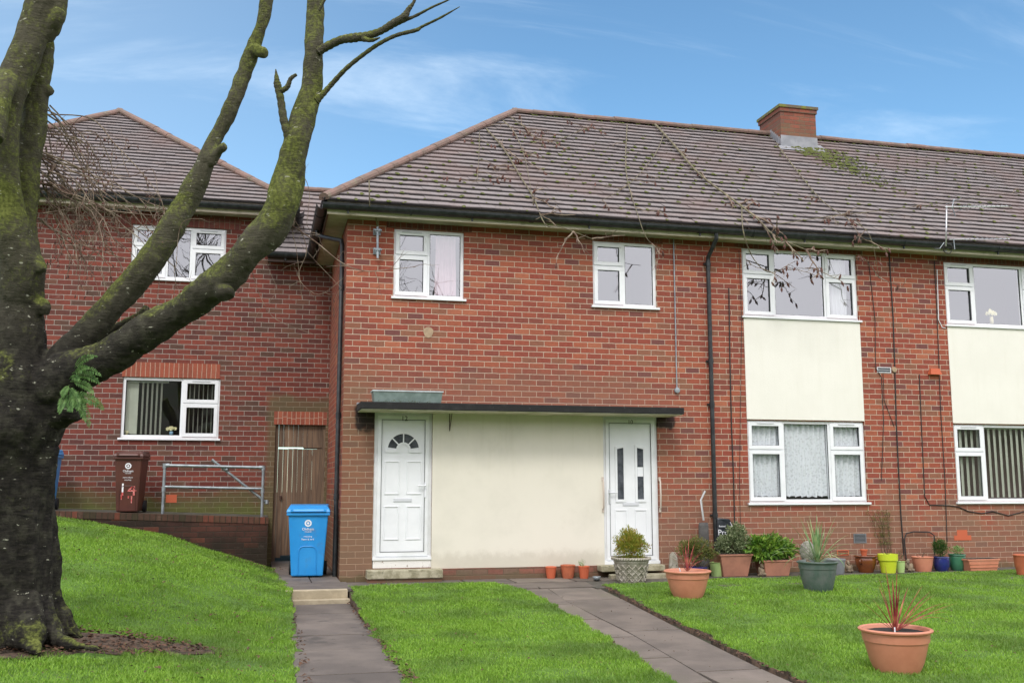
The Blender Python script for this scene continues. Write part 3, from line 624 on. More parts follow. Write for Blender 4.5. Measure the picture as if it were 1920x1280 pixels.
tag(b.build('leaf_litter', m_debris), 'brown dead leaves scattered over the grass, path edges and tree foot', 'dead leaves', kind='stuff')

# ================================================================ BUILDING HELPERS
def wall_mb(x0, x1, z0, z1, Y, holes, depth=.14):
    b = MB(); xs = sorted({x0, x1, *[h[i] for h in holes for i in (0, 1)]}); zs_ = sorted({z0, z1, *[h[i] for h in holes for i in (2, 3)]})
    xs = [v for v in xs if x0 <= v <= x1]; zs_ = [v for v in zs_ if z0 <= v <= z1]
    for a, c in zip(xs[:-1], xs[1:]):
        for d, e in zip(zs_[:-1], zs_[1:]):
            mx, mz = (a+c)/2, (d+e)/2
            if any(h[0] < mx < h[1] and h[2] < mz < h[3] for h in holes): continue
            b.add([(a, Y, d), (c, Y, d), (c, Y, e), (a, Y, e)], [(0, 1, 2, 3)])
    for h in holes:
        a, c, d, e = h; q = Y+depth
        b.add([(a, Y, d), (a, q, d), (a, q, e), (a, Y, e)], [(0, 3, 2, 1)]); b.add([(c, Y, d), (c, q, d), (c, q, e), (c, Y, e)], [(0, 1, 2, 3)])
        b.add([(a, Y, e), (c, Y, e), (c, q, e), (a, q, e)], [(0, 3, 2, 1)]); b.add([(a, Y, d), (c, Y, d), (c, q, d), (a, q, d)], [(0, 1, 2, 3)])
    return b
def ring(b, x0, x1, z0, z1, w, y0, y1):
    b.box(x0, x1, y0, y1, z0, z0+w); b.box(x0, x1, y0, y1, z1-w, z1); b.box(x0, x0+w, y0, y1, z0+w, z1-w); b.box(x1-w, x1, y0, y1, z0+w, z1-w)
def window(house, x0, x1, z0, z1, Y, cols, split, glass=None, vents=(), lab=None, room=(.05, .048, .05), sill=True, roomd=1.1):
    glass = glass or m_glass; f = .050; ry = Y+.035; w = x1-x0
    b = MB(); ring(b, x0, x1, z0, z1, f, ry, ry+.07)
    for (a, c, k) in cols[:-1]: b.box(x0+c*w-.03, x0+c*w+.03, ry+.001, ry+.068, z0+f, z1-f)
    fr_ = b.build('window', m_white, house, bevel=.004)
    if lab: fr_['label'] = lab
    panes = []; n = len(cols)
    for i, (a, c, k) in enumerate(cols):
        xa = x0+f if i == 0 else x0+a*w+.03; xb = x1-f if i == n-1 else x0+c*w-.03
        if k == 'f': panes.append((xa, xb, z0+f, z1-f))
        else:
            zsp = z0+split*(z1-z0)
            s = MB(); s.box(xa, xb, ry+.002, ry+.066, zsp-.03, zsp+.03); s.build('transom', m_white, fr_)
            for (za, zb, top) in ((z0+f, zsp-.03, 0), (zsp+.03, z1-f, 1)):
                s = MB(); ring(s, xa-.022, xb+.022, za-.022, zb+.022, .062, ry-.016, ry-.001); s.build('sash', m_white, fr_, bevel=.004)
                panes.append((xa+.04, xb-.04, za+.04, zb-.04))
                if top and i in vents:
                    v = MB(); v.box((xa+xb)/2-.15, (xa+xb)/2+.15, ry-.028, ry-.0165, zb-.004, zb+.012); v.build('trickle_vent', m_groove, fr_)
    for (a, c, d, e) in panes:
        g = MB(); g.add([(a, ry+.022, d), (c, ry+.022, d), (c, ry+.022, e), (a, ry+.022, e)], [(0, 1, 2, 3)]); g.build('pane', glass, fr_)
        g = MB(); ring(g, a-.001, c+.001, d-.001, e+.001, .007, ry+.008, ry+.0215); g.build('gasket', m_line, fr_)
    if sill:
        s = MB(); s.box(x0-.035, x1+.035, Y-.045, ry+.02, z0-.036, z0-.001); s.build('sill', m_white, fr_, bevel=.004)
    r = MB(); q = ry+.075; r.add([(x0, q, z0), (x1, q, z0), (x1, q, z1), (x0, q, z1), (x0, q+roomd, z0), (x1, q+roomd, z0), (x1, q+roomd, z1), (x0, q+roomd, z1)],
        [(0, 4, 5, 1), (3, 2, 6, 7), (0, 3, 7, 4), (1, 5, 6, 2), (4, 7, 6, 5)]); r.build('room_interior', simple('room', room, .9), fr_)
    return fr_
def roof(house, name, o, du, dv, length, rows, sl, sr, tw=.235, h=.038):
    """o eave start, du unit along the eave, dv unit up the slope; sl(t), sr(t) clip the strip at slope distance t"""
    o, du, dv = map(lambda a: np.array(a, float), (o, du, dv)); nrm = np.cross(du, dv); nrm /= np.linalg.norm(nrm)
    if nrm[2] < 0: nrm = -nrm
    V, T, A = [], [], []; g = length/rows
    for i in range(rows):
        t0, t1 = i*g-.0, (i+1)*g+.01; L0, R0 = sl(t0), sr(t0); L1, R1 = sl(min(t1, length)), sr(min(t1, length))
        off = (i % 2)*tw/2; k0 = math.floor((min(L0, L1)-off)/tw); k1 = math.ceil((max(R0, R1)-off)/tw)
        for k in range(k0, k1):
            a, c = k*tw+off+.0008, (k+1)*tw+off-.0008
            a0, c0 = max(a, L0), min(c, R0); a1, c1 = max(a, L1), min(c, R1)
            if c0-a0 < .01: continue
            if c1-a1 < 0: a1 = c1 = min(max((a1+c1)/2, L1), R1)
            j = random.gauss(0, .0022); tl = random.gauss(0, .0015); hz = h+j
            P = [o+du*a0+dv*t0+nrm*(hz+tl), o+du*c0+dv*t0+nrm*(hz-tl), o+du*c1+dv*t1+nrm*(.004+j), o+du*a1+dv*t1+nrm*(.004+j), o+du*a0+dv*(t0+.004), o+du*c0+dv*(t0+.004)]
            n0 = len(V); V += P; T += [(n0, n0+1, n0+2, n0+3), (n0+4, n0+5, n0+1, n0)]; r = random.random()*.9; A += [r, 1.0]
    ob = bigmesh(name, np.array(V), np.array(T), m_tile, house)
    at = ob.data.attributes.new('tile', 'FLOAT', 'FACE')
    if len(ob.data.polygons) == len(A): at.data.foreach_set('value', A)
    u = MB(); u.add([o+du*sl(0)-nrm*.004, o+du*sr(0)-nrm*.004, o+dv*length+du*sr(length)-nrm*.004, o+dv*length+du*sl(length)-nrm*.004], [(0, 1, 2, 3)])
    u.build('roof_underlay', m_line, ob)
    return ob, nrm
def ridge_tiles(house, name, a, c, r=.088, seg=.42):
    a, c = np.array(a, float), np.array(c, float); L = np.linalg.norm(c-a); n = max(2, int(L/seg)); b = MB(); d = (c-a)/L
    sd = np.cross(d, [0, 0, 1]); sd /= np.linalg.norm(sd); up = np.cross(sd, d)
    for i in range(n):
        p, q = a+d*L*i/n, a+d*(L*(i+1)/n+.03); j = random.gauss(0, .004); jr = 1+random.gauss(0, .02); vs = []
        for P, rr in ((p, r*1.06*jr), (q, r*jr)):
            for k in range(9):
                an = math.pi*(k/8)*1.4-.628; vs.append(P+sd*rr*math.cos(an)+up*(rr*.72*math.sin(an)+j))
        b.add(vs, [(k, k+1, k+10, k+9) for k in range(8)]+[tuple(range(9))])
    return b.build(name, m_ridge, house)
def gutter(b, a, c, r=.086):
    a, c = np.array(a, float), np.array(c, float); d = (c-a)/np.linalg.norm(c-a); sd = np.array([d[1], -d[0], 0]); vs = []
    for P in (a, c):
        for k in range(9):
            an = math.pi*k/8; vs.append(P+sd*r*math.cos(an)-np.array([0, 0, r*math.sin(an)]))
        for k in range(9):
            an = math.pi*(8-k)/8; vs.append(P+sd*(r-.006)*math.cos(an)-np.array([0, 0, (r-.006)*math.sin(an)]))
    b.add(vs, [(k, (k+1) % 18, 18+(k+1) % 18, 18+k) for k in range(18)]+[tuple(range(18)), tuple(range(35, 17, -1))])
    n = int(np.linalg.norm(c-a)/.95)
    for i in range(n+1):        # brackets / unions
        p = a+(c-a)*(i+.4)/(n+1); w = .03 if i % 3 else .06
        vs = []
        for s in (-w/2, w/2):
            for k in range(9):
                an = math.pi*k/8; vs.append(p+d*s+sd*(r+.008)*math.cos(an)-np.array([0, 0, (r+.010)*math.sin(an)]))
        b.add(vs, [(k, k+1, k+10, k+9) for k in range(8)]+[tuple(range(9)), tuple(range(17, 8, -1))])
        b.box(p[0]-.012, p[0]+.012, p[1]-.014, p[1]+.014, p[2]-r-.045, p[2]-r) if abs(d[0]) > .5 and i % 2 == 0 else None
    return b

# ================================================================ MAIN HOUSE
EX = 1.135; XR = 24.0
house = thing('brick_house', 'long red brick house with white doors, pale panels, tiled hipped roof and a chimney', 'house', (EX, 0, 0))
def PX(x, y, Y=0.0): p = aty(x, y, Y); return float(p[0]), float(p[2])
def rect(a, c, Y=0.0):
    (x0, z1), (x1, z0) = PX(*a, Y), PX(*c, Y); return [x0, x1, z0, z1]
W1 = rect((739.5, 428), (869.5, 562)); W2 = rect((1111, 451), (1232, 577))
W3u = rect((1390, 463.5), (1611, 601)); W3l = rect((1399, 787), (1627, 941)); W3l[0] = W3u[0]; W3l[1] = W3u[1]
W3u[3] = W1[3]+.03
w4x0 = PX(1775, 600)[0]; w4w = W3u[1]-W3u[0]
W4u = [w4x0, w4x0+w4w+.1, W3u[2], W1[3]]; W4l = [w4x0, w4x0+w4w+.5, W3l[2], W3l[3]-.01]
W5u = [W4u[1]+2.2, W4u[1]+3.3, W1[2], W1[3]]
W1[2] = W2[2] = (W1[2]+W2[2])/2; W2[3] = W1[3]
D12 = rect((703, 770.5), (808.5, 1059)); D10 = rect((1129.5, 779), (1237.5, 1058))
zb = 0.28
D12[2] = D10[2] = (D12[2]+D10[2])/2; dz0 = D12[2]; D12[3] = D10[3] = (D12[3]+D10[3])/2
holes = [W1, W2, W3u, W3l, W4u, W4l, W5u, D12, D10]
SOF = 5.29
wall_mb(EX, XR, -.3, SOF, 0, holes).build('wall', m_brick, house)
b = MB(); b.add([(EX, 0, -.3), (EX, 7, -.3), (EX, 7, SOF), (EX, 0, SOF)], [(0, 3, 2, 1)]); b.add([(XR, 0, -.12), (XR, 7, -.12), (XR, 7, SOF), (XR, 0, SOF)], [(0, 1, 2, 3)])
b.add([(EX, 7, -.12), (XR, 7, -.12), (XR, 7, SOF), (EX, 7, SOF)], [(0, 3, 2, 1)]); b.build('side_wall', m_brick_side, house)
for w in (W1, W2, W3u, W4u):
    s = MB(); s.box(w[0]-.12, w[1]+.12, -.004, .03, w[3]+.004, min(SOF-.005, w[3]+.22)); s.build('soldier_course', m_solM, house)
# soffit, fascia, gutter
b = MB(); b.box(EX-.30, XR, -.30, -.001, SOF, SOF+.02); b.box(EX-.30, EX-.001, -.001, 7.3, SOF, SOF+.02); b.build('soffit', m_soffit, house)
b = MB(); b.box(EX-.325, XR, -.325, -.301, SOF-.025, SOF+.205); b.build('fascia', m_fascia, house, bevel=.004)
b = MB(); b.box(EX-.325, EX-.301, -.300, 7.3, SOF-.025, SOF+.205); sf = b.build('fascia', m_brownpaint, house); sf['label'] = 'dark brown painted side fascia'
GZ = 5.400
b = MB(); gutter(b, (EX-.40, -.40, GZ), (XR, -.40, GZ)); gutter(b, (EX-.40, 7.3, GZ), (EX-.40, -.40, GZ)); b.build('gutter', m_black, house)
# roof
EY, EZ = -.385, 5.460; AP = np.array([4.599, 3.464, 8.545]); run = AP[1]-EY; rise = AP[2]-EZ; SL = math.hypot(run, rise); x0r = AP[0]-run
dv = np.array([0, run/SL, rise/SL])
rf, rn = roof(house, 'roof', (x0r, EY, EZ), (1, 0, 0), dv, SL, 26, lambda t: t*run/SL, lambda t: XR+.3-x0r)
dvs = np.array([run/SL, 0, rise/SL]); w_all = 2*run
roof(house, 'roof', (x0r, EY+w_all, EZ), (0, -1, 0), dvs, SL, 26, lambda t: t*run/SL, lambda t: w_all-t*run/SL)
b = MB(); b.add([(x0r, EY+w_all, EZ), (XR+.3, EY+w_all, EZ), (XR+.3, AP[1], AP[2]), (AP[0], AP[1], AP[2])], [(0, 3, 2, 1)]); b.build('rear_roof_slope', m_ridge, house)
ridge_tiles(house, 'hip_tiles', (x0r, EY, EZ+.035), AP+np.array([0, 0, .05]))
ridge_tiles(house, 'ridge_tiles', AP+np.array([-.05, 0, .045]), (XR+.3, AP[1], AP[2]+.045))
def onroof(px, py, lift=.05):
    d = ray(px, py); o = np.array([0, EY, EZ]); n = np.array([0, -rise/SL, run/SL]); t = np.dot(o+n*lift-CAM, n)/np.dot(d, n); return CAM+d*t
# chimney
cf = onroof(1497, 279, 0); yf = float(cf[1]); cx0 = float(aty(1464, 235, yf)[0]); cx1 = float(aty(1530, 240, yf)[0])
yb = yf+.2
for _ in range(400):
    if aty(1424, 230, yb)[0] < cx0: yb += .01
yb = min(max(yb, yf+.8), yf+2.2); ct = float(aty(1495, 198, yf)[2])
b = MB(); b.box(cx0, cx1, yf, yb, AP[2]-1.2, ct-.16); b.box(cx0-.022, cx1+.022, yf-.022, yb+.022, ct-.16, ct-.075)
m_chim = brickmat('chimney_brick', [(3, (.26, .085, .055)), (2, (.21, .075, .05)), (1, (.18, .08, .06))], (.13, .12, .085), z0=.03, stain=[(low_stain(ct+.1, ct-.9, 3, .35, .6), (.13, .12, .07), .55)])
ch = b.build('chimney', m_chim, house)
b = MB(); b.box(cx0-.045, cx1+.045, yf-.045, yb+.045, ct-.074, ct-.015); b.frust(((cx0+cx1)/2, (yf+yb)/2), (cx1-cx0)/2+.03, (yb-yf)/2+.03, (cx1-cx0)/2-.12, (yb-yf)/2-.12, ct-.014, ct+.03)
b.build('chimney_cap', simple('mossy_cap', (.13, .10, .065), .9, (.16, .17, .03), sc=9, bump=1, bsc=40, lo=.45, hi=.55), ch)
b = MB(); zfr = lambda y: EZ+(y-EY)*rise/run
b.box(cx0-.012, cx1+.012, yf-.012, yf+.002, zfr(yf)-.02, zfr(yf)+.26)
n_ = np.array([0, -rise, run])/SL
p0 = np.array([cx0-.12, yf, zfr(yf)])+n_*.034; up_ = np.array([0, run, rise])/SL
b.add([p0, p0+[cx1-cx0+.24, 0, 0], p0+[cx1-cx0+.24, 0, 0]-up_*.2, p0-up_*.2], [(0, 3, 2, 1)])
st_ = 7
for i in range(st_):
    y0, y1 = yf+(yb-yf)*.5*i/st_, yf+(yb-yf)*.5*(i+1)/st_
    b.box(cx0-.013, cx0-.001, y0, y1+.01, zfr(y0)-.02, zfr(y1)+.15); b.box(cx1+.001, cx1+.013, y0, y1+.01, zfr(y0)-.02, zfr(y1)+.15)
    b.add([(cx1+.005, y0, zfr(y0)+.03), (cx1+.20, y0, zfr(y0)+.035), (cx1+.20, y1, zfr(y1)+.035), (cx1+.005, y1, zfr(y1)+.03)], [(0, 1, 2, 3)])
b.build('lead_flashing', m_lead, ch)
# moss on the roof
def blob(b, c, r, sq=.5):
    n = 6; o = len(b.v)
    for i, (f, z) in enumerate(((1, 0), (.8, .55), (0.01, .8))):
        for k in range(n):
            a = 6.283*k/n+random.random()*.5; q = r*f*random.uniform(.7, 1.25); b.v.append((c[0]+q*math.cos(a), c[1]+q*math.sin(a)*.8, c[2]+r*sq*z*random.uniform(.7, 1.2)+math.sin(a)*q*.6))
    for i in range(2):
        for k in range(n): b.f.append((o+i*n+k, o+i*n+(k+1) % n, o+(i+1)*n+(k+1) % n, o+(i+1)*n+k))
b = MB(); g = SL/26
def mossat(u, t, r): P = np.array([u, EY+t*run/SL, EZ+t*rise/SL]); b_n = P+np.array([0, -rise/SL, run/SL])*.036; blob(b, b_n, r)
for k in range(3000):
    t = g*random.choice(range(0, 24)); u = (random.randint(0, 78)*.235 + (.1175 if int(round(t/g)) % 2 else 0))*1.0 + x0r
    dens = .25+.75*max(0, math.sin(u*.55+1.0)*math.sin(t*1.3+u*.2)); dens *= 1.0 if t < 3 else .6
    if u-x0r < t*run/SL+.2 or u > 17 or random.random() > dens: continue
    mossat(u+random.gauss(0, .02), t+random.uniform(-.02, .04), random.uniform(.014, .040))
tc_ = (yf-EY)*SL/run
for k in range(420):
    dt = abs(random.gauss(0, .9)); t = tc_-.12-dt
    if t < .1: continue
    t = g*round(t/g)+random.uniform(0, .12); mossat((cx0+cx1)/2+.25+random.gauss(0, .28)+dt*.35, t, random.uniform(.015, .045)*(1.2 if dt < .5 else .9))
for k in range(260): mossat(x0r+random.uniform(3.9, 16), SL-random.uniform(-.02, .12), random.uniform(.012, .03))
tag(b.build('moss', m_moss, house), kind='stuff')

# windows
window(house, *W1, 0, [(0, .485, 'o'), (.485, 1, 'f')], .62, m_glassU, vents=(0,), lab='small window with pink curtain above door 12', room=(.10, .09, .09))
window(house, *W2, 0, [(0, .485, 'o'), (.485, 1, 'f')], .62, m_glassU, lab='small blank window left of the main downpipe', room=(.12, .12, .12))
c3 = [(0, .27, 'o'), (.27, .72, 'f'), (.72, 1, 'o')]
window(house, *W3u, 0, c3, .62, m_glassU, lab='wide upper window over the first pale panel', room=(.12, .12, .12))
window(house, *W3l, 0, [(0, .30, 'o'), (.30, .70, 'f'), (.70, 1, 'o')], .64, m_glass, vents=(0, 2), lab='wide lower window with white lace curtains')
window(house, *W4u, 0, c3, .62, m_glassU, vents=(0,), lab='upper window at the right edge with a vase of yellow flowers', room=(.12, .12, .12))
window(house, *W4l, 0, [(0, .23, 'o'), (.23, .76, 'f'), (.76, 1, 'o')], .64, m_glass, vents=(0,), lab='lower window at the right edge with vertical blinds', room=(.30, .22, .19))
window(house, *W5u, 0, [(0, .485, 'o'), (.485, 1, 'f')], .62, m_glassU, room=(.12, .12, .12))
for (u, l) in ((W3u, W3l), (W4u, W4l)):
    b = MB(); b.box(l[0]-.005, l[1] if l is W3l else u[1], -.014, -.001, l[3]+.012, u[2]-.04); b.build('rendered_panel', m_cream2, house, bevel=.003)

# cream panel between the doors, plinth
b = MB(); b.box(D12[1]-.002, D10[0]+.002, -.016, -.001, dz0-.02, D12[3]+.05); b.build('rendered_panel', m_cream, house)
b = MB(); b.box(D12[1]+.15, D10[0]-.02, -.035, -.001, -.2, dz0-.022); b.build('plinth', m_plinth, house, bevel=.004)

# canopy
cz1 = float(aty(690, 752.5, -.62)[2]); cz0 = cz1-.100; cxa = float(aty(676, 757, -.62)[0]); cxb = float(aty(1283, 768, -.62)[0])
b = MB(); b.box(cxa, cxb, -.62, -.002, cz0, cz1)
cn = b.build('door_canopy', m_conc, house, bevel=.006)
b = MB(); b.box(cxa+.02, cxb-.02, -.60, -.003, cz0-.012, cz0-.001); b.build('canopy_soffit', m_concu, cn)
b = MB(); b.box(cxa, cxb-.35, -.05, -.0025, cz1+.001, cz1+.03); b.build('canopy_flashing', m_lead, cn)
b = MB(); hx, hz = PX(845, 775, -.1)
b.tube([(hx, -.02, cz0-.01), (hx, -.03, cz0-.27)], .006); b.tube([(hx+.0, -.03, cz0-.27), (hx+.02, -.10, cz0-.012)], .005); b.build('canopy_bracket', m_rust, cn)

# doors
def door(kind, D, label):
    x0, x1, z0, z1 = D; Y = .035
    def B(px, py): return PX(px, py, Y-.01)
    b = MB(); zt = z0+.145 if kind == 12 else z0+.03
    ring(b, x0, x1, zt-.03, z1, .075, Y-.005, Y+.07)
    ring(b, x0+.052, x1-.052, zt+.02, z1-.052, .062, Y-.022, Y-.0055)
    la, lb, lt, lbm = ((719.5, 789.5), (789.5, 1016.5)) [0][0], 789.0, 0, 0
    L0, T0 = B(719, 790) if kind == 12 else B(1142.4, 800); L1, B0 = B(789, 1016.5) if kind == 12 else B(1216.2, 1050)
    leafm = MB(); leafm.box(x0+.112, x1-.112, Y-.012, Y+.03, zt+.045, z1-.112)
    lf = leafm.build('front_door', m_white, house, bevel=.003); lf['label'] = label
    b.build('door_frame', m_white2, lf, bevel=.004)
    g = MB(); ring(g, x0+.108, x1-.108, zt+.082, z1-.114, .006, Y-.026, Y-.0125); g.build('door_seal', m_line, lf)
    cx = (x0+x1)/2; lw = (x1-x0-.224); fy = Y-.013
    def molding(xa, xb, za, zb, open_top=False):
        m = MB(); w = .018
        for (a, c, d, e) in ((xa, xb, za, za+w), (xa, xb, zb-w, zb), (xa, xa+w, za+w, zb-w), (xb-w, xb, za+w, zb-w)): m.box(a, c, fy-.010, fy, d, e)
        m.build('door_panel', m_white, lf, bevel=.004)
    H = z1-.114-(zt+.05); zt0 = zt+.05
    pw = lw*.345
    if kind == 12:
        for s in (-1, 1):
            c = cx+s*lw*.255; molding(c-pw/2, c+pw/2, zt0+H*.105, zt0+H*.355); molding(c-pw/2, c+pw/2, zt0+H*.440, zt0+H*.690)
        R = lw*.42; fz = zt0+H*.775
        m = MB(); n = 20
        def arcring(r0, r1, a0, a1, y0, y1, cz=fz, n=18):
            vs = []; 
            for k in range(n+1):
                a = a0+(a1-a0)*k/n
                for r in (r0, r1):
                    for y in (y0, y1): vs.append((cx+r*math.cos(a), y, cz+r*math.sin(a)))
            fs = []
            for k in range(n):
                o = 4*k; fs += [(o, o+2, o+6, o+4), (o+1, o+5, o+7, o+3), (o, o+4, o+5, o+1), (o+2, o+3, o+7, o+6)]
            fs += [(0, 1, 3, 2), (4*n, 4*n+2, 4*n+3, 4*n+1)]; m.add(vs, fs)
        arcring(R*.86, R, 0, math.pi, fy-.014, fy); arcring(R*.28, R*.40, 0, math.pi, fy-.014, fy)
        m.box(cx-R, cx-R*.28, fy-.014, fy, fz-.045, fz); m.box(cx+R*.28, cx+R, fy-.014, fy, fz-.045, fz)
        for a in (math.pi/4, math.pi/2, 3*math.pi/4):
            d = np.array([math.cos(a), 0, math.sin(a)]); s_ = np.array([-math.sin(a), 0, math.cos(a)])*.009; p, q = np.array([cx, 0, fz])+d*R*.38, np.array([cx, 0, fz])+d*R*.87
            m.add([p-s_+[0, fy-.011, 0], p+s_+[0, fy-.011, 0], q+s_+[0, fy-.011, 0], q-s_+[0, fy-.011, 0], p-s_+[0, fy, 0], p+s_+[0, fy, 0], q+s_+[0, fy, 0], q-s_+[0, fy, 0]], [(0, 1, 2, 3), (4, 7, 6, 5), (0, 4, 5, 1), (1, 5, 6, 2), (2, 6, 7, 3), (3, 7, 4, 0)])
        m.build('fanlight_surround', m_white, lf)
        m = MB(); arcring(R*.38, R*.88, .14, math.pi-.14, fy-.004, fy-.001); m.build('fanlight_glass', m_dglass, lf)
        lz = zt0+H*.398
    else:
        for s in (-1, 1):
            c = cx+s*lw*.24; gw = lw*.075; za, zt_ = zt0+H*.430, zt0+H*.815; sl_ = .022*s
            def poly(w, d0, d1): return [(c-w, za-d0), (c+w, za-d0), (c+w, zt_+d1-(sl_ if s > 0 else -0)), (c-w, zt_+d1-(0 if s > 0 else -sl_))]
            m = MB(); P0, P1 = poly(gw+.035, .045, .045), poly(gw, 0, 0)
            n = 4; vs = [(x, fy-.013, z) for x, z in P0]+[(x, fy-.013, z) for x, z in P1]+[(x, fy, z) for x, z in P0]+[(x, fy, z) for x, z in P1]
            m.add(vs, [(i, (i+1) % 4, 4+(i+1) % 4, 4+i) for i in range(4)]+[(i, 8+i, 8+(i+1) % 4, (i+1) % 4) for i in range(4)]+[(4+i, 4+(i+1) % 4, 12+(i+1) % 4, 12+i) for i in range(4)])
            m.build('door_light_surround', m_white, lf, bevel=.003)
            m = MB(); m.prism(P1, fy-.004, fy-.001); m.build('door_light', m_dglass, lf)
            if s > 0: m = MB(); m.box(c-gw+.004, c+gw-.006, fy-.006, fy-.0045, zt0+H*.60, zt0+H*.67); m.build('door_notice', m_sticker, lf)
            molding(c-pw*.42, c+pw*.42, zt0+H*.08, zt0+H*.355)
        lz = zt0+H*.395
    m = MB(); m.box(cx-.13, cx+.13, fy-.010, fy, lz-.022, lz+.022); ring(m, cx-.135, cx+.135, lz-.027, lz+.027, .007, fy-.006, fy-.0005); m.build('letterbox', m_groove, lf, bevel=.003)
    hx = (x1-.10) if kind == 12 else (x0+.10); hz = zt0+H*.50 if kind == 12 else zt0+H*.475; s = -1 if kind == 12 else 1
    m = MB(); m.box(hx-.013, hx+.013, Y-.034, Y-.0225, hz-.16, hz+.06); m.tube([(hx, Y-.03, hz+.01), (hx, Y-.07, hz+.01), (hx+s*.12, Y-.072, hz+.008)], .009); m.build('handle', m_sticker if kind == 12 else m_alu, lf, smooth=True, auto=40)
    if kind == 12:
        m = MB(); m.box(x0+.01, x1+.01, Y-.03, Y+.06, z0+.001, zt-.032)
        m.build('kick_board', simple('flaking_paint', (.72, .71, .68), .7, (.30, .24, .20), sc=22, lo=.62, hi=.68, bump=.6, bsc=60), lf)
        m = MB(); m.box(x0, x1+.01, Y-.05, Y+.0, zt-.03, zt+.006); m.build('threshold', m_white2, lf)
    else:
        m = MB(); m.box(x0, x1, Y-.05, Y+.0, zt-.04, zt+.006); m.build('threshold', m_white2, lf)
        for xx in (x0-.015, x1+.012):
            m = MB(); zc = hz-.02; m.tube([(xx, -.01, zc-.24), (xx, -.05, zc-.20), (xx, -.06, zc), (xx, -.05, zc+.20), (xx, -.01, zc+.24)], .014); m.box(xx-.016, xx+.016, -.03, -.017, zc-.27, zc-.21); m.box(xx-.016, xx+.016, -.03, -.017, zc+.21, zc+.27)
            m.build('grab_rail', m_brass, house, smooth=True, auto=40)
    text('door_number', str(kind), m_number, lf, (cx+.01, Y-.0245, z1-.098), .10 if kind == 12 else .09, .0015)
    return lf

door(12, D12, 'white door with four panels and a fan of glass')
door(10, D10, 'white door with two narrow glass strips')
# steps
b = MB(); sx0, sx1 = PX(688, 1065, -.2)[0], PX(830, 1065, -.2)[0]; b.box(sx0, sx1, -.24, -.002, dz0-.135, dz0-.012)
b.build('doorstep', m_step, house, bevel=.012)
b = MB(); b.box(sx0+.01, sx1-.01, -.21, -.003, -.2, dz0-.137); b.build('doorstep_base', m_plinth, house)
b = MB(); a0, a1 = PX(1126, 1065, -.2)[0], PX(1245, 1065, -.2)[0]; b.box(a0, a1, -.26, -.002, dz0-.10, dz0-.012); b.box(a0+.1, a1+.22, -.50, -.262, -.2, dz0-.13)
b.build('doorstep', m_step, house, bevel=.012)

# downpipes
def pipe_mb(pts, r=.034): return MB().tube(pts, r, 12)
xp = 6.975; b = pipe_mb([(xp, -.40, GZ-.05), (xp, -.40, GZ-.16), (xp-.0, -.075, GZ-.40), (xp, -.065, GZ-.5), (xp, -.065, -.05)])
for z in (4.9, 3.3, 2.6, .85): b.tube([(xp, -.065, z-.045), (xp, -.065, z+.045)], .041, 12); b.box(xp-.06, xp+.06, -.045, -.001, z-.012, z+.012)
b.build('downpipe', m_black, house, smooth=True, auto=40)
xp2 = float(aty(629, 1000, .32)[0]); b = pipe_mb([(EX-.40, .95, GZ-.04), (EX-.40, .95, GZ-.15), (EX-.30, .70, GZ-.24), (xp2-.01, .36, GZ-.36), (xp2, .32, GZ-.45), (xp2, .32, .0)])
for z in (4.3, 2.35, 1.15): b.tube([(xp2, .32, z-.045), (xp2, .32, z+.045)], .041, 12)
b.build('downpipe', m_black, house, smooth=True, auto=40)
# small parts on the facade
b = MB(); x, z = PX(803, 623); b.prism([(x+.075*math.cos(a)*(1+.12*math.sin(3*a)), z+.085*math.sin(a)) for a in np.linspace(0, 6.283, 14)[:-1]], -.008, -.001); b.build('mortar_patch', m_putty, house)
def airbrick(c0, c1, m=None, n=6):
    (xa, zt), (xb, zb2) = PX(*c0), PX(*c1); b = MB(); b.box(xa, xb, -.004, -.001, zb2, zt)
    o = b.build('air_brick', m_line, house); m = m or m_greypot; s = MB(); h = (zt-zb2)/n
    ring(s, xa-.012, xb+.012, zb2-.01, zt+.01, .014, -.012, -.0045)
    for i in range(1, n): s.box(xa, xb, -.010, -.0045, zb2+i*h-.004, zb2+i*h+.004)
    s.build('louvre', m, o)
airbrick((1601, 1001), (1623, 1016)); airbrick((1570, 1032), (1590, 1039), m_orange, 3); airbrick((1645, 689), (1669, 698), m_groove, 2)
b = MB(); (xa, zt), (xb, z2) = PX(1737, 691), PX(1762, 703); b.frust(((xa+xb)/2, -.045), .11, .045, .085, .02, z2, zt); b.build('vent_cowl', m_orange, house)
b = MB(); x, z = PX(1676, 693); b.lathe([(0.001, .03), (.045, .028), (.05, .0), (.001, -.004)], (0, 0, 0), 12); b.v = [(x+v[0], -.0-v[2]-.0, z+v[1]) for v in b.v]; b.build('pipe_outlet', m_putty, house)
b = MB(); x, z = PX(1801, 1001); b.prism([(x-.13, z-.10), (x+.20, z-.10), (x+.20, z-.02), (x+.13, z-.02), (x+.13, z+.07), (x-.07, z+.07), (x-.07, z-.02), (x-.13, z-.02)], -.006, -.001); b.build('repaired_bricks', m_orange, house)
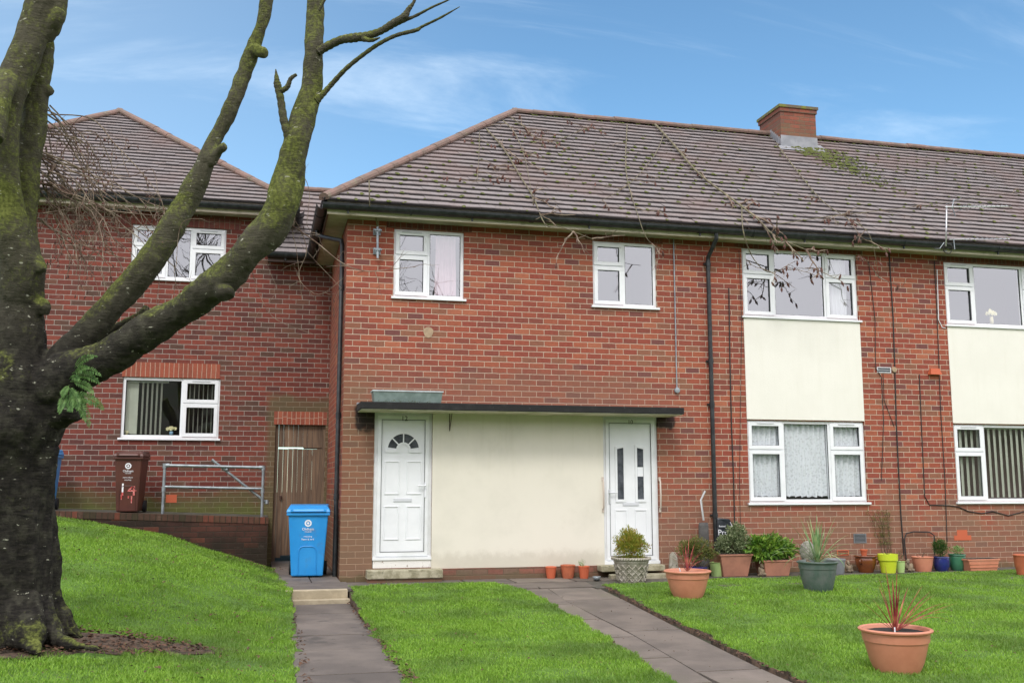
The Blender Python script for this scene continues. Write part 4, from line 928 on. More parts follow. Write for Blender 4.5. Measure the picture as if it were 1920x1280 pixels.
# grey conduit and cables
b = MB(); (xa, za), (xb, z2) = PX(1262, 450), PX(1268, 726); b.tube([(xa, -.02, SOF-.01), ((xa+xb)/2, -.02, z2)], .011); xm = (xa+xb)/2
b.tube([(xm, -.02, z2), (xm, -.02, z2-.01)], .02); q = len(b.v); b.lathe([(.001, .05), (.042, .045), (.045, 0)], (0, 0, 0), 14); b.v[q:] = [(xm+v[0], -v[2]-.001, z2-.05+v[1]) for v in b.v[q:]]
b.build('cable_conduit', m_galv, house, smooth=True, auto=40)
def cable(pts, r=.007, lab='', mat=None, y=-.012):
    P = [np.array([*PX(px, py)]) for px, py in pts]; b = MB(); b.tube([(p[0], y, p[1]) for p in P], r, 6); return b.build('wall_cable', mat or m_cable, house)
cable([(1366, 540), (1368, 672), (1371, 800), (1375, 900), (1377, 990)], .010)
cable([(1385, 470), (1390, 600), (1386, 900), (1388, 1000)], .004)
cable([(1628, 490), (1640, 600), (1641, 690), (1652, 707), (1656, 790), (1652, 900)], .006)
cable([(1666, 470), (1674, 600), (1677, 690), (1680, 800), (1688, 960), (1694, 1040)], .011)
cable([(1723, 702), (1727, 800), (1733, 930), (1742, 946), (1780, 947), (1797, 950)], .008)
cable([(1751, 490), (1755, 560), (1763, 770), (1771, 900), (1775, 1015)], .007)
cable([(1655, 700), (1657, 750), (1676, 800)], .005)
cable([(1756, 505), (1759, 600), (1766, 614), (1772, 615)], .007, mat=m_sticker)
cable([(1797, 950), (1815, 958), (1840, 962), (1860, 958), (1890, 966), (1920, 958)], .008)
b = MB(); P = [PX(x, y) for x, y in ((1697, 1062), (1692, 1010), (1696, 999), (1710, 996), (1740, 997), (1748, 1003), (1749, 1040))]; b.tube([(p[0], -.05, p[1]) for p in P], .011, 8)
tag(b.build('water_hose', m_cable), 'thin black hose looped against the wall above the lime green pot', 'hose')

# ================================================================ NEIGHBOUR
NY = 3.39; NX1 = .112
nb = thing('brick_house', 'darker red brick house on higher ground at the left behind the mossy tree', 'house', (-3, NY, .85))
NU = rect((249, 420), (421, 528), NY); NL = rect((231, 706), (409, 822), NY)
gx0, gx1 = .215, 1.09; gtop = PX(560, 772, NY)[1]; lb = PX(560, 796, NY)[1]
ldx0 = PX(228, 680, NY)[0]+.02; ldx1 = PX(413, 690, NY)[0]
NE = 6.10
b = wall_mb(-9.5, NX1, .6, NE, NY, [NU, NL]); wall_mb(NX1, EX, -.1, 5.32, NY, [(gx0, gx1, -.1, gtop)], .3)
b2 = wall_mb(NX1, EX-.001, -.1, 5.32, NY, [(gx0, gx1, -.1, gtop)], .3); b.v += []; o_ = len(b.v); b.v += b2.v; b.f += [tuple(i+o_ for i in f) for f in b2.f]
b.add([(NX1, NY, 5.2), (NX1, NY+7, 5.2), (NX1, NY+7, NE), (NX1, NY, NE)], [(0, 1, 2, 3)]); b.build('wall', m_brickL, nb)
b = MB(); b.add([(.10, NY+.3, -.1), (.10, NY+3.4, -.1), (.10, NY+3.4, 2.7), (.10, NY+.3, 2.7)], [(0, 1, 2, 3)]); b.add([(.10, NY+.3, 2.7), (EX, NY+.3, 2.7), (EX, NY+3.4, 2.7), (.10, NY+3.4, 2.7)], [(0, 1, 2, 3)]); b.build('passage_wall', m_brick_side, nb)
s = MB(); s.box(ldx0, ldx1, NY-.006, NY+.05, NL[3]+.004, NL[3]+.26); s.build('lintel', m_solL, nb)
s = MB(); s.box(gx0-.03, gx1+.02, NY-.006, NY+.05, lb+.002, gtop+.005); s.build('lintel', m_solL, nb)
s = MB(); s.box(NU[0]-.3, NU[1]+.25, NY-.005, NY+.05, NU[3]+.004, NU[3]+.2); s.build('soldier_course', m_solM, nb)
window(nb, *NU, NY, [(0, .37, 'o'), (.37, .635, 'f'), (.635, 1, 'o')], .60, m_glassU, vents=(0, 2), lab='upper window crossed by the tree limbs')
window(nb, *NL, NY, [(0, .615, 'f'), (.615, 1, 'o')], .58, m_glass, vents=(1,), lab='lower window with half drawn vertical blinds', room=(.035, .025, .025))
s = MB(); (xa, zt), (xb, z2) = PX(311, 938, NY), PX(331, 944, NY); s.box(xa, xb, NY-.004, NY-.001, z2+.02, zt+.1); s.build('air_brick', m_orange, nb)
# eaves + roof
b = MB(); b.box(-9.5, NX1+.30, NY-.30, NY-.001, NE, NE+.02); b.box(NX1+.001, NX1+.30, NY, NY+7, NE, NE+.02); b.build('soffit', m_soffit, nb)
b = MB(); b.box(-9.5, NX1+.325, NY-.325, NY-.301, NE-.025, NE+.215); b.box(NX1+.301, NX1+.325, NY-.300, NY+7, NE-.025, NE+.215); b.build('fascia', m_fascia, nb)
b = MB(); gutter(b, (-9.5, NY-.40, NE+.115), (NX1+.40, NY-.40, NE+.115)); gutter(b, (NX1+.40, NY-.40, NE+.115), (NX1+.40, NY+7, NE+.115)); b.build('gutter', m_black, nb)
ney, nez = NY-.385, NE+.18; nxr = NX1+.385; dd = ray(225, 213); t = ((ney-CAM[1])+(nxr-CAM[0]))/(dd[0]+dd[1]); NA = CAM+t*dd; nr = NA[1]-ney; nh = NA[2]-nez; nS = math.hypot(nr, nh)
roof(nb, 'roof', (NA[0]-nr, ney, nez), (1, 0, 0), (0, nr/nS, nh/nS), nS, 26, lambda t: t*nr/nS, lambda t: 2*nr-t*nr/nS)
roof(nb, 'roof', (nxr, ney, nez), (0, 1, 0), (-nr/nS, 0, nh/nS), nS, 26, lambda t: t*nr/nS, lambda t: 9.0)
roof(nb, 'roof', (NA[0]-nr, ney+9, nez), (0, -1, 0), (nr/nS, 0, nh/nS), nS, 26, lambda t: 0, lambda t: 9.0-t*nr/nS)
ridge_tiles(nb, 'hip_tiles', (nxr, ney, nez+.035), NA+np.array([0, 0, .05])); ridge_tiles(nb, 'hip_tiles', (NA[0]-nr, ney, nez+.035), NA+np.array([0, 0, .05])); ridge_tiles(nb, 'ridge_tiles', NA+np.array([0, 0, .05]), NA+np.array([0, 5.4, .05]))
# link roof
ly, lz = NY-.33, 5.40; lr = 2.05; lh = lr*.86; lS = math.hypot(lr, lh)
roof(nb, 'link_roof', (-.6, ly, lz), (1, 0, 0), (0, lr/lS, lh/lS), lS, 14, lambda t: (.58 if t < 1.0 else 0), lambda t: 2.4)
ridge_tiles(nb, 'ridge_tiles', (-.6, ly+lr, lz+lh+.03), (1.9, ly+lr, lz+lh+.03), .09)
b = MB(); b.box(-.02, EX-.33, ly-.0, NY-.002, 5.30, 5.315); b.box(-.02, EX-.33, ly-.022, ly-.001, 5.24, 5.36); b.build('fascia', m_brownpaint, nb)
b = MB(); gutter(b, (-.03, ly-.08, 5.385), (EX-.38, ly-.08, 5.385)); b.build('gutter', m_black, nb)

# gate
gt = thing('wooden_gate', 'brown weathered timber boarded gate in the passage behind the blue bin', 'gate', ((gx0+gx1)/2, NY+.08, 0))
gw = (gx1-gx0); tz = PX(560, 839, NY+.08)[1]
b = MB(); b.box(gx0+.001, gx0+.06, NY+.06, NY+.14, -.02, gtop-.002); b.box(gx1-.05, gx1-.001, NY+.06, NY+.14, -.02, gtop-.002); b.build('gate_frame', m_wood, gt)
n = 9
for i in range(n):
    a = gx0+.062+(gw-.114)*i/n; c = gx0+.062+(gw-.114)*(i+1)/n; gap = .0015 if i < 5 else .0012
    j = random.uniform(-.002, .002)
    b = MB(); b.box(a+gap*.5+random.uniform(0, .002), c-gap*.5, NY+.085+j, NY+.105+j, .10 if i else .06, tz-.02+random.uniform(-.006, .004)); b.build('board', m_wood, gt)
    b = MB(); b.box(a+gap*.4, c-gap*.4, NY+.075+j, NY+.095+j, tz+(.006 if i < 5 else .0), gtop-.004); b.build('top_board', m_wood, gt)
b = MB(); b.box(gx0+.5, gx1-.052, NY+.106, NY+.135, tz-.02, tz+.03)
b.build('rail', m_wood, gt)
for z in (.35, 1.15, 1.75): b = MB(); b.box(gx0+.5, gx1-.052, NY+.108, NY+.135, z, z+.09); b.build('rail', m_wood, gt)
b = MB(); b.tube([(gx0+.13, NY+.084, 1.10), (gx0+.13, NY+.05, 1.10)], .012); b.tube([(gx0+.13, NY+.05, 1.07), (gx0+.13, NY+.05, 1.13)], .02); b.build('latch', m_rust, gt)

# retaining wall, terrace
RY = 1.95; tz0, tz1 = .93, .80
def tzx(x): return float(np.interp(x, [-3.3, .13], [.935, .80]))
b = MB(); xs = [-12, -3.3, -1.5, .13]
for i in range(3):
    a, c = xs[i], xs[i+1]; za, zc = tzx(a)-.10, tzx(c)-.10
    b.add([(a, RY, -.2), (c, RY, -.2), (c, RY, zc), (a, RY, za), (a, RY+.23, za), (c, RY+.23, zc)], [(0, 1, 2, 3), (3, 2, 5, 4)])
b.add([(.13, RY, -.2), (.13, NY-.01, -.2), (.13, NY-.01, .699), (.13, RY, .699)], [(0, 1, 2, 3)])
rw = thing('retaining_wall', 'low dark mossy brick retaining wall along the top of the sloping lawn', 'wall', (-2, RY, 0))
b.build('wall_face', m_retain, rw)
b = MB()
for i in range(3):
    a, c = xs[i], xs[i+1]+(.006 if i == 2 else 0); za, zc = tzx(a), tzx(c); z_ = .099
    b.add([(a, RY-.012, za-z_), (c, RY-.012, zc-z_), (c, RY-.012, zc), (a, RY-.012, za), (a, RY+.23, za), (c, RY+.23, zc)], [(0, 1, 2, 3), (3, 2, 5, 4)])
b.add([(.136, RY-.012, .70), (.136, RY+.23, .70), (.136, RY+.23, .80), (.136, RY-.012, .80)], [(0, 1, 2, 3)])
b.build('coping', m_coping, rw)
b = MB()
for i in range(3):
    a, c = xs[i], xs[i+1]; b.add([(a, RY+.23, tzx(a)-.01), (c, RY+.23, tzx(c)-.01), (c, NY-.002, tzx(c)+.0), (a, NY-.002, tzx(a)+.0)], [(0, 1, 2, 3)])
tag(b.build('terrace', m_terrace), kind='structure')
# handrail
ry = RY+.33
def RP(px, py): p = aty(px, py, ry); return (float(p[0]), ry, float(p[2]))
hr = thing('handrail', 'grey galvanised tube railing with a loose diagonal bar on the retaining wall', 'railing', RP(400, 960))
A_, B_ = RP(309, 872), RP(494, 876); zA, zB = tzx(A_[0])-.03, tzx(B_[0])-.03
for (P, zz_) in ((A_, zA), (B_, zB)):
    b = MB(); b.tube([(P[0], ry, zz_), (P[0], ry, P[2])], .024, 12); b.tube([(P[0], ry, P[2]-.05), (P[0], ry, P[2]+.03)], .034, 12); b.tube([(P[0], ry, P[2]-.42), (P[0], ry, P[2]-.34)], .032, 12); b.build('post', m_galv, hr, smooth=True, auto=40)
b = MB(); b.tube([A_, B_], .024, 12); b.tube([A_, (A_[0]+.07, ry, A_[2])], .033, 12); b.tube([(B_[0]-.07, ry, B_[2]), B_], .033, 12); b.build('top_rail', m_galv, hr, smooth=True, auto=40)
C_, D_ = RP(309, 912), RP(494, 916); b = MB(); b.tube([C_, D_], .022, 12); b.build('middle_rail', m_galv, hr, smooth=True, auto=40)
b = MB(); E_, F_ = RP(397, 861), RP(500, 942); b.tube([(E_[0], ry+.055, E_[2]), (F_[0], ry+.055, F_[2])], .022, 12); G_ = RP(422, 880); b.tube([(G_[0]-.02, ry+.055, G_[2]+.02), (G_[0]+.05, ry+.02, G_[2]+.0)], .034, 10); b.tube([(F_[0], ry+.05, F_[2]-.02), (F_[0]+.0, ry+.06, F_[2]+.04)], .036, 10); b.build('diagonal_bar', m_galv, hr, smooth=True, auto=40)

# ================================================================ INTERIOR THINGS SEEN THROUGH THE GLASS
def lacemat():
    m = bpy.data.materials.new('lace'); m.use_nodes = True; nt = m.node_tree; nt.nodes.clear()
    geo = N(nt, 'ShaderNodeNewGeometry'); s = N(nt, 'ShaderNodeSeparateXYZ'); Lk(nt, geo.outputs['Position'], s.inputs[0])
    v = N(nt, 'ShaderNodeTexVoronoi', ins={'Scale': 24.0}); Lk(nt, geo.outputs['Position'], v.inputs['Vector'])
    n = N(nt, 'ShaderNodeTexNoise', ins={'Scale': 30.0, 'Detail': 4.0}); Lk(nt, geo.outputs['Position'], n.inputs['Vector'])
    f = mr(nt, mth(nt, 'ADD', mth(nt, 'MULTIPLY', v.outputs[0], .8), mth(nt, 'MULTIPLY', n.outputs[0], .6)), .30, .80, .74, .97)
    d = N(nt, 'ShaderNodeBsdfDiffuse', ins={'Color': (.78, .82, .85, 1)}); t = N(nt, 'ShaderNodeBsdfTransparent'); mx = N(nt, 'ShaderNodeMixShader')
    Lk(nt, f, mx.inputs[0]); Lk(nt, t.outputs[0], mx.inputs[1]); Lk(nt, d.outputs[0], mx.inputs[2]); o = N(nt, 'ShaderNodeOutputMaterial'); Lk(nt, mx.outputs[0], o.inputs[0]); return m
m_lace = lacemat()
def curtain(x0, x1, z0, z1, Y, mat, name, label, amp=.02, fold=.085, scallop=0.0, slant=0.0):
    n = int((x1-x0)/.012); vs = []; zn = 10
    for i in range(n+1):
        x = x0+(x1-x0)*i/n
        for k in range(zn+1):
            q = k/zn; ph = x/fold*6.283+.6*math.sin(x*7+q*1.5); zb_ = z0+scallop*abs(math.sin((x-x0)/.12*3.1416)); xx = x+.006*math.sin(q*5+x*9)+slant*(1-q)*(x-x0)
            vs.append((xx, Y+amp*math.sin(ph)*(.6+.4*(1-q)), zb_+(z1-zb_)*q))
    b = MB(); b.add(vs, [(i*(zn+1)+k, (i+1)*(zn+1)+k, (i+1)*(zn+1)+k+1, i*(zn+1)+k+1) for i in range(n) for k in range(zn)])
    return tag(b.build(name, mat, smooth=True), label, 'curtain')
curtain(W3l[0]+.06, W3l[1]-.06, W3l[2]+.075, W3l[3]-.03, .135, m_lace, 'lace_curtain', 'white patterned lace curtain with a scalloped hem in the lower window above the potted shrubs', scallop=.03, amp=.032, fold=.10)
m_pink = simple('pink_cloth', (.50, .36, .40), .9, (.46, .32, .36), sc=10)
m_net = simple('net_cloth', (.55, .57, .58), .9)
curtain(W1[0]+.66, W1[1]-.10, W1[2]+.05, W1[3]-.05, .17, m_pink, 'pink_curtain', 'pink curtain inside the small upper window above door 12', fold=.11)
curtain(W3u[1]-.42, W3u[1]-.12, W3u[2]+.05, W3u[3]-.05, .17, m_net, 'net_curtain', 'pale net curtain drawn to the right side of the upper window between two pale panels', fold=.07)
def blinds(x0, x1, z0, z1, Y, pitch, w, ang, label, mat):
    r = thing('vertical_blind', label, 'blind', ((x0+x1)/2, Y, z0)); n = int((x1-x0)/pitch)
    for i in range(n):
        x = x0+(i+.5)*pitch; a = ang(x) if callable(ang) else ang; ww = w(x) if callable(w) else w; dx_, dy_ = math.cos(a)*ww/2, math.sin(a)*ww/2
        b = MB(); b.add([(x-dx_, Y-dy_, z0+.01), (x+dx_, Y+dy_, z0+.01), (x+dx_, Y+dy_, z1), (x-dx_, Y-dy_, z1)], [(0, 1, 2, 3)]); b.build('slat', mat, r)
    b = MB(); b.box(x0, x1, Y-.02, Y+.02, z1+.001, z1+.03); b.build('head_rail', m_white2, r)
m_slat = simple('blind_fabric', (.50, .54, .44), .8, (.44, .48, .39), sc=3)
blinds(W4l[0]+.06, W4l[0]+2.1, W4l[2]+.06, W4l[3]-.07, .14, .115, .089, .45, 'pale green vertical blind slats in the lower window at the right edge', m_slat)
wN = NL[1]-NL[0]
blinds(NL[0]+.06, NL[0]+.27, NL[2]+.06, NL[3]-.08, NY+.15, .06, .075, .25, 'cream vertical blind slats bunched at the left of the lower window behind the tree fern', m_slat)
blinds(NL[0]+.28, NL[0]+.74, NL[2]+.06, NL[3]-.08, NY+.15, .077, .05, 1.0, 'thin turned vertical blind slats in the middle of the lower window behind the tree fern', m_slat)
blinds(NL[1]-.55, NL[1]-.08, NL[2]+.06, NL[3]-.08, NY+.15, .075, .035, 1.1, 'thin turned vertical blind slats in the narrow right part of the neighbour lower window', m_slat)
def flowers(c, pot_r, pot_h, mpot, mflow, mleaf, n, spread, label, r=.022, vase=None):
    t = thing('flower_vase', label, 'vase', c); b = MB(); b.lathe(vase or [(pot_r*.7, 0), (pot_r, pot_h*.5), (pot_r*.8, pot_h), (pot_r*.7, pot_h)], c, 16); b.build('vase', mpot, t, smooth=True)
    f = MB(); l = MB(); c = np.array(c)
    for k in range(n):
        a = random.uniform(0, 6.28); q = random.random()**.5; p = c+np.array([math.cos(a)*q*spread, math.sin(a)*q*spread*.5, pot_h+spread*(.35+.6*(1-q)+random.uniform(-.1, .1))])
        l.tube([c+[0, 0, pot_h*.9], p], .003, 4)
        for z in range(7):
            e = 6.283*z/7; d = np.array([math.cos(e), .3*math.sin(e*2), math.sin(e)]); s_ = np.array([-math.sin(e), 0, math.cos(e)])*r*.4
            f.add([p, p+d*r*.7+s_, p+d*r*1.2, p+d*r*.7-s_], [(0, 1, 2, 3)])
        leaf(l, p[0]+random.gauss(0, .02), p[1], p[2]-.03, .02)
    f.build('petals', mflow, t); l.build('stems', mleaf, t)
m_yel = simple('yellow_petals', (.72, .66, .28), .7, (.75, .73, .5), sc=40); m_cr = simple('cream_vase', (.62, .57, .33), .5); m_bl = simple('blue_vase', (.20, .36, .50), .4)
m_leafd = leafmat('stems_green', [(.03, .07, .02), (.06, .12, .03)])
p = aty(1861, 612, .13); flowers((float(p[0]), .145, W4u[2]+.05), .035, .15, m_cr, m_yel, m_leafd, 12, .12, 'cream jug of pale yellow flowers on the upper window sill at the right edge', .035)
p = aty(321, 810, NY+.13); flowers((float(p[0]), NY+.15, NL[2]+.055), .035, .07, m_bl, m_yel, m_leafd, 12, .085, 'small blue pot of yellow and mauve flowers inside the lower window behind the tree fern', .028)
p = aty(237, 812, NY+.13); flowers((float(p[0]), NY+.14, NL[2]+.055), .018, .03, m_yel, m_yel, m_leafd, 4, .04, 'tiny yellow ornament at the left corner of the lower window behind the tree fern', .018)

# ================================================================ WHEELIE BINS
def bin_(name, label, c, rz, mat, sc=1.0, group=None, txt=None, num=False, ws=1.0):
    """240 litre bin; c centre of the foot, front faces -y before turning by rz"""
    r = thing(name, label, 'wheelie bin', c, group); ox, oy, oz = c; w0, d0, w1, d1, h = .225*ws, .265, .285*ws, .345, .93
    def rotv(b):
        ca, sa = math.cos(rz), math.sin(rz); b.v = [(ox+(x*ca-y*sa)*sc, oy+(x*sa+y*ca)*sc, oz+z*sc) for x, y, z in b.v]; return b
    def fy(z): return -(d0+(d1-d0)*z/h)
    b = MB(); b.frust((0, 0), w0, d0, w1, d1, .02, h)
    rotv(b).build('body', mat, r, bevel=.018)
    b = MB(); ring_pts = [(-w1-.02, -d1-.02), (w1+.02, -d1-.02), (w1+.02, d1+.02), (-w1-.02, d1+.02)]
    b.box(-w1-.022, w1+.022, -d1-.028, d1+.02, h-.045, h-.002); rotv(b).build('rim', mat, r, bevel=.008)
    b = MB(); zt = h+.095
    b.add([(-w1-.03, -d1-.045, h+.002), (w1+.03, -d1-.045, h+.002), (w1+.03, d1+.03, h+.002), (-w1-.03, d1+.03, h+.002), (-w1-.015, -d1-.02, h+.05), (w1+.015, -d1-.02, h+.05), (w1+.0, d1, zt+.01), (-w1-.0, d1, zt+.01), (-w1+.02, -d1+.14, zt), (w1-.02, -d1+.14, zt)],
          [(0, 3, 2, 1), (0, 1, 5, 4), (4, 5, 9, 8), (8, 9, 6, 7), (1, 2, 6, 9, 5), (0, 4, 8, 7, 3), (2, 3, 7, 6)])
    lid = rotv(b).build('lid', mat, r, bevel=.012)
    b = MB()
    for s in (-1, 1): b.box(s*(w1-.05)-.018, s*(w1-.05)+.018, -d1-.052, -d1-.03, h+.008, h+.05)
    b.box(-w1+.06, w1-.06, -d1-.056, -d1-.043, h+.012, h+.022); rotv(b).build('lid_grip', mat, lid, bevel=.003)
    b = MB(); b.tube([(-w1+.03, d1+.06, h+.02), (w1-.03, d1+.06, h+.02)], .016, 10)
    for s in (-1, 1): b.box(s*(w1-.04)-.015, s*(w1-.04)+.015, d1+.018, d1+.06, h-.03, h+.035)
    rotv(b).build('handle', mat, r)
    for s in (-1, 1):
        b = MB(); o = len(b.v); b.tube([(s*(w0+.025)-.025, d0+.005, .10), (s*(w0+.025)+.025, d0+.005, .10)], .10, 20); b.tube([(s*(w0+.025)-.03, d0+.005, .10), (s*(w0+.025)+.03, d0+.005, .10)], .045, 12); rotv(b).build('wheel', m_rubber, r, smooth=True, auto=40)
    # front recess outline
    b = MB(); P = []
    for (x, z) in ((-.13, .04), (-.125, .38), (-.10, .43), (-.06, .445), (.06, .445), (.10, .43), (.125, .38), (.13, .04)): P.append((x, fy(z)-.004, z))
    b.tube(P, .006, 6); rotv(b).build('moulded_arch', mat, r)
    # emblem: white ring with dot and lettering
    b = MB(); ez = .775; y0 = fy(ez)-.004
    tilt = (d1-d0)/h
    def on(x, z, off=.0035): return (x, fy(z)-off, z)
    n = 28
    for (r0, r1) in ((.030, .050), (0.0, .017)):
        vs = []
        for k in range(n):
            a = 6.283*k/n; vs += [on(r0*math.cos(a), ez+r0*math.sin(a)), on(r1*math.cos(a), ez+r1*math.sin(a))]
        b.add(vs, [(2*k, 2*k+1, (2*k+3) % (2*n), (2*k+2) % (2*n)) for k in range(n)])
    rotv(b).build('emblem', m_sticker, r)
    ca, sa = math.cos(rz), math.sin(rz)
    def tx(s_, z, size, m=m_sticker, x=0):
        y = fy(z)-.004; t = text('lettering', s_, m, r, (ox+(x*ca-y*sa)*sc, oy+(x*sa+y*ca)*sc, oz+z*sc), size*sc, .0008, rz); return t
    tx('Oldham', .690, .052); tx('Council', .655, .030)
    if num:
        tx('www.oldham', .585, .030); tx('recycling', .545, .030)
        t = tx('14', .375, .30, m_red); tx('1', .42, .26, m_sticker, -.075)
        b = MB()
        for (x, z0_, z1_) in ((.07, .16, .28), (-.09, .22, .30), (.02, .24, .28)): b.add([on(x-.009, z0_), on(x+.009, z0_), on(x+.012, z1_), on(x-.012, z1_)], [(0, 1, 2, 3)])
        rotv(b).build('paint_drips', m_red, r)
    else:
        tx('recycling', .585, .034); tx('Paper & card', .545, .034)
    return r
bp = aty(574, 1080, .28)
bin_('wheelie_bin', 'bright blue wheelie bin standing in front of the timber gate', (.705, .47, .0), math.radians(-4), m_bin_blue)
p = aty(238, 957, RY+.35); bin_('wheelie_bin', 'brown wheelie bin with a hand painted number on the raised terrace', (float(p[0]), RY+.68, tzx(float(p[0]))-.008), math.radians(-3), m_bin_brown, .96, num=True, ws=.76)
p = aty(92, 955, RY+.35); bin_('wheelie_bin', 'blue wheelie bin almost hidden behind the tree trunk on the terrace', (float(p[0])-.235, RY+.68, tzx(-3.3)-.008), 0, m_bin_blue, .93)

# ================================================================ POTS AND PLANTS
def leafcloud(b, c, rx, ry_, rz_, n, s, asp=.5, up=.3, shape=None):
    c = np.array(c, float)
    for k in range(n):
        d = np.array([random.gauss(0, 1) for _ in range(3)]); d /= np.linalg.norm(d)+1e-9; q = random.random()**.4
        lump = 1+.22*math.sin(d[0]*5+c[0]*9)*math.cos(d[2]*6+c[2])+.12*math.sin(d[1]*9)
        p = c+d*np.array([rx, ry_, rz_])*q*lump
        dirv = d*.8+np.array([random.gauss(0, .5), random.gauss(0, .5), random.gauss(up, .5)]); dirv /= np.linalg.norm(dirv)+1e-9
        sd = np.cross(dirv, np.array([random.gauss(0, 1), random.gauss(0, 1), random.gauss(0, 1)])); sd /= np.linalg.norm(sd)+1e-9
        l = s*random.uniform(.6, 1.3); w = l*asp; nn = np.cross(dirv, sd)*l*.12
        b.add([p, p+dirv*l*.5+sd*w/2+nn, p+dirv*l, p+dirv*l*.5-sd*w/2+nn], [(0, 1, 2), (0, 2, 3)])
def twigsin(b, base, c, r, n):
    for k in range(n):
        e = np.array(c)+np.array([random.gauss(0, r*.5), random.gauss(0, r*.5), random.gauss(0, r*.35)]); m = (np.array(base)+e)/2+np.array([random.gauss(0, .02), random.gauss(0, .02), 0])
        b.tube([base, m, e], [.006, .004, .002], 5)
def potw(px_l, px_r, Y=None): pass
def rimpot(c, R, h, rb, rimh=.035, rim=.018, wall=.010, bead=None):
    """profile of a round pot: foot radius rb, rim radius R, height h"""
    pr = [(rb, 0), (rb+(R-rb)*.5, h*.42), (rb+(R-rb)*.86, h-rimh-.001)]
    if bead: pr = [(rb*.96, 0), (rb+(R-rb)*.30, h*.25), (rb+(R-rb)*.60, h*.62), (rb+(R-rb)*.66, h*bead), (rb+(R-rb)*.74, h*bead+.004), (rb+(R-rb)*.80, h-rimh-.002)]
    q = pr[-1][0]
    pr += [(q+rim*.3, h-rimh), (R, h-rimh*.75), (R+.004, h-rimh*.35), (R-.004, h-.003), (R-rim*.8, h), (R-rim*1.4, h-.008), (R-rim*1.9-wall, h-.06)]
    return pr
def soil_disc(t, c, r, z, m=None): b = MB(); b.lathe([(r, 0), (r*.9, .006), (r*.4, .012), (0.001, .014)], (c[0], c[1], z), 18); b.build('soil', m or m_compost, t, smooth=True)
def roundpot(name, label, cat, foot, px_w, h, mat, taper=.68, group=None, bead=None, rimh=.035, soil=True, n=36, prof=None, rim=.018, fill=.05):
    """foot: pixel of the foot on the ground -> metres; px_w rim width in photo pixels"""
    c = foot; dist = float(np.dot(np.array(c)-CAM, CW)); R = px_w/F*dist/2
    t = thing(name, label, cat, c, group); b = MB(); b.lathe(prof(R, h) if prof else rimpot(c, R, h, R*taper, rimh, bead=bead, rim=rim), c, n); b.build('pot', mat, t, smooth=True, auto=35)
    if soil: soil_disc(t, c, R-.035, c[2]+h-fill)
    return t, R
def foot(px, py, dy=0.0, Y=None):
    if Y is not None: p = aty(px, py, Y); return (float(p[0]), Y, max(float(G(p[0], Y)), -.2)+.002)
    p = hitG(px, py); h_ = p[:2]-CAM[:2]; h_ = h_/np.linalg.norm(h_)*dy; return (float(p[0]+h_[0]), float(p[1]+h_[1]), float(G(p[0]+h_[0], p[1]+h_[1]))-.008)
def hpx(c, py_top, front=0.0): # height from the foot so that the rim front lands on py_top
    d = ray(960, py_top); P = np.array(c); k = None
    x0, y0 = None, None
    dz_ = (F*(np.dot(P-CAM, CU)) / np.dot(P-CAM, CW)); y_f = 640-dz_; return (y_f-py_top)*np.dot(P-CAM, CW)/F/ math.cos(PITCH)*1.0
def ribs(b, c, r, n, arc0=0, arc1=6.283): pass
def strap(b, base, d, l, w, droop, rise=.9, n=9, wav=0.0):
    d = np.array([d[0], d[1], 0.0]); pts = []; wd_ = []
    p = np.array(base, float); ang = rise
    for i in range(n):
        q = i/(n-1); pts.append(p.copy()); wd_.append(w*(.55+.9*q if q < .35 else (1-q)**.6*1.15+.02)*1.0)
        stp = l/(n-1); p = p+(d*math.cos(ang)+np.array([0, 0, 1])*math.sin(ang))*stp; ang -= droop/(n-1)*(.4+1.2*q)
    nrm = np.cross(d, [0, 0, 1])
    # folded blade: two strips
    o = len(b.v)
    for i, (P, ww) in enumerate(zip(pts, wd_)):
        t_ = pts[min(i+1, n-1)]-pts[max(i-1, 0)]; t_ /= np.linalg.norm(t_)+1e-9; u_ = np.cross(nrm, t_); b.v += [tuple(P-nrm*ww/2+u_*ww*.18), tuple(P), tuple(P+nrm*ww/2+u_*ww*.18)]
    for i in range(n-1):
        a = o+3*i; b.f += [(a, a+1, a+4, a+3), (a+1, a+2, a+5, a+4)]
m_cord = leafmat('red_cordyline', [(.12, .016, .022), (.26, .035, .045), (.40, .10, .07), (.46, .22, .10)], .4, 9.0, .2)
m_cordg = leafmat('green_cordyline', [(.07, .16, .05), (.16, .30, .11), (.30, .42, .20), (.42, .48, .22)], .45, 7.0, .25)
m_conif = leafmat('gold_conifer', [(.13, .19, .02), (.24, .29, .035), (.36, .33, .05), (.38, .20, .05)], .6, 14.0, .2)
m_shrub = leafmat('bronze_shrub', [(.075, .105, .025), (.14, .165, .04), (.22, .17, .05)], .6, 16.0, .2)
m_vari = leafmat('variegated_leaf', [(.05, .09, .03), (.17, .22, .10), (.45, .48, .30)], .5, 30.0, .2)
m_laurel = leafmat('laurel_leaf', [(.05, .13, .02), (.12, .24, .03), (.27, .40, .06)], .3, 12.0, .2)
m_box = leafmat('box_leaf', [(.02, .06, .012), (.045, .11, .018), (.08, .16, .03)], .5, 22.0, .2)
m_lightleaf = leafmat('light_leaf', [(.10, .22, .05), (.2, .34, .1), (.34, .42, .2)], .5, 20.0, .2)
m_stem = simple('stem', (.10, .07, .04), .8, (.06, .04, .02), sc=20)

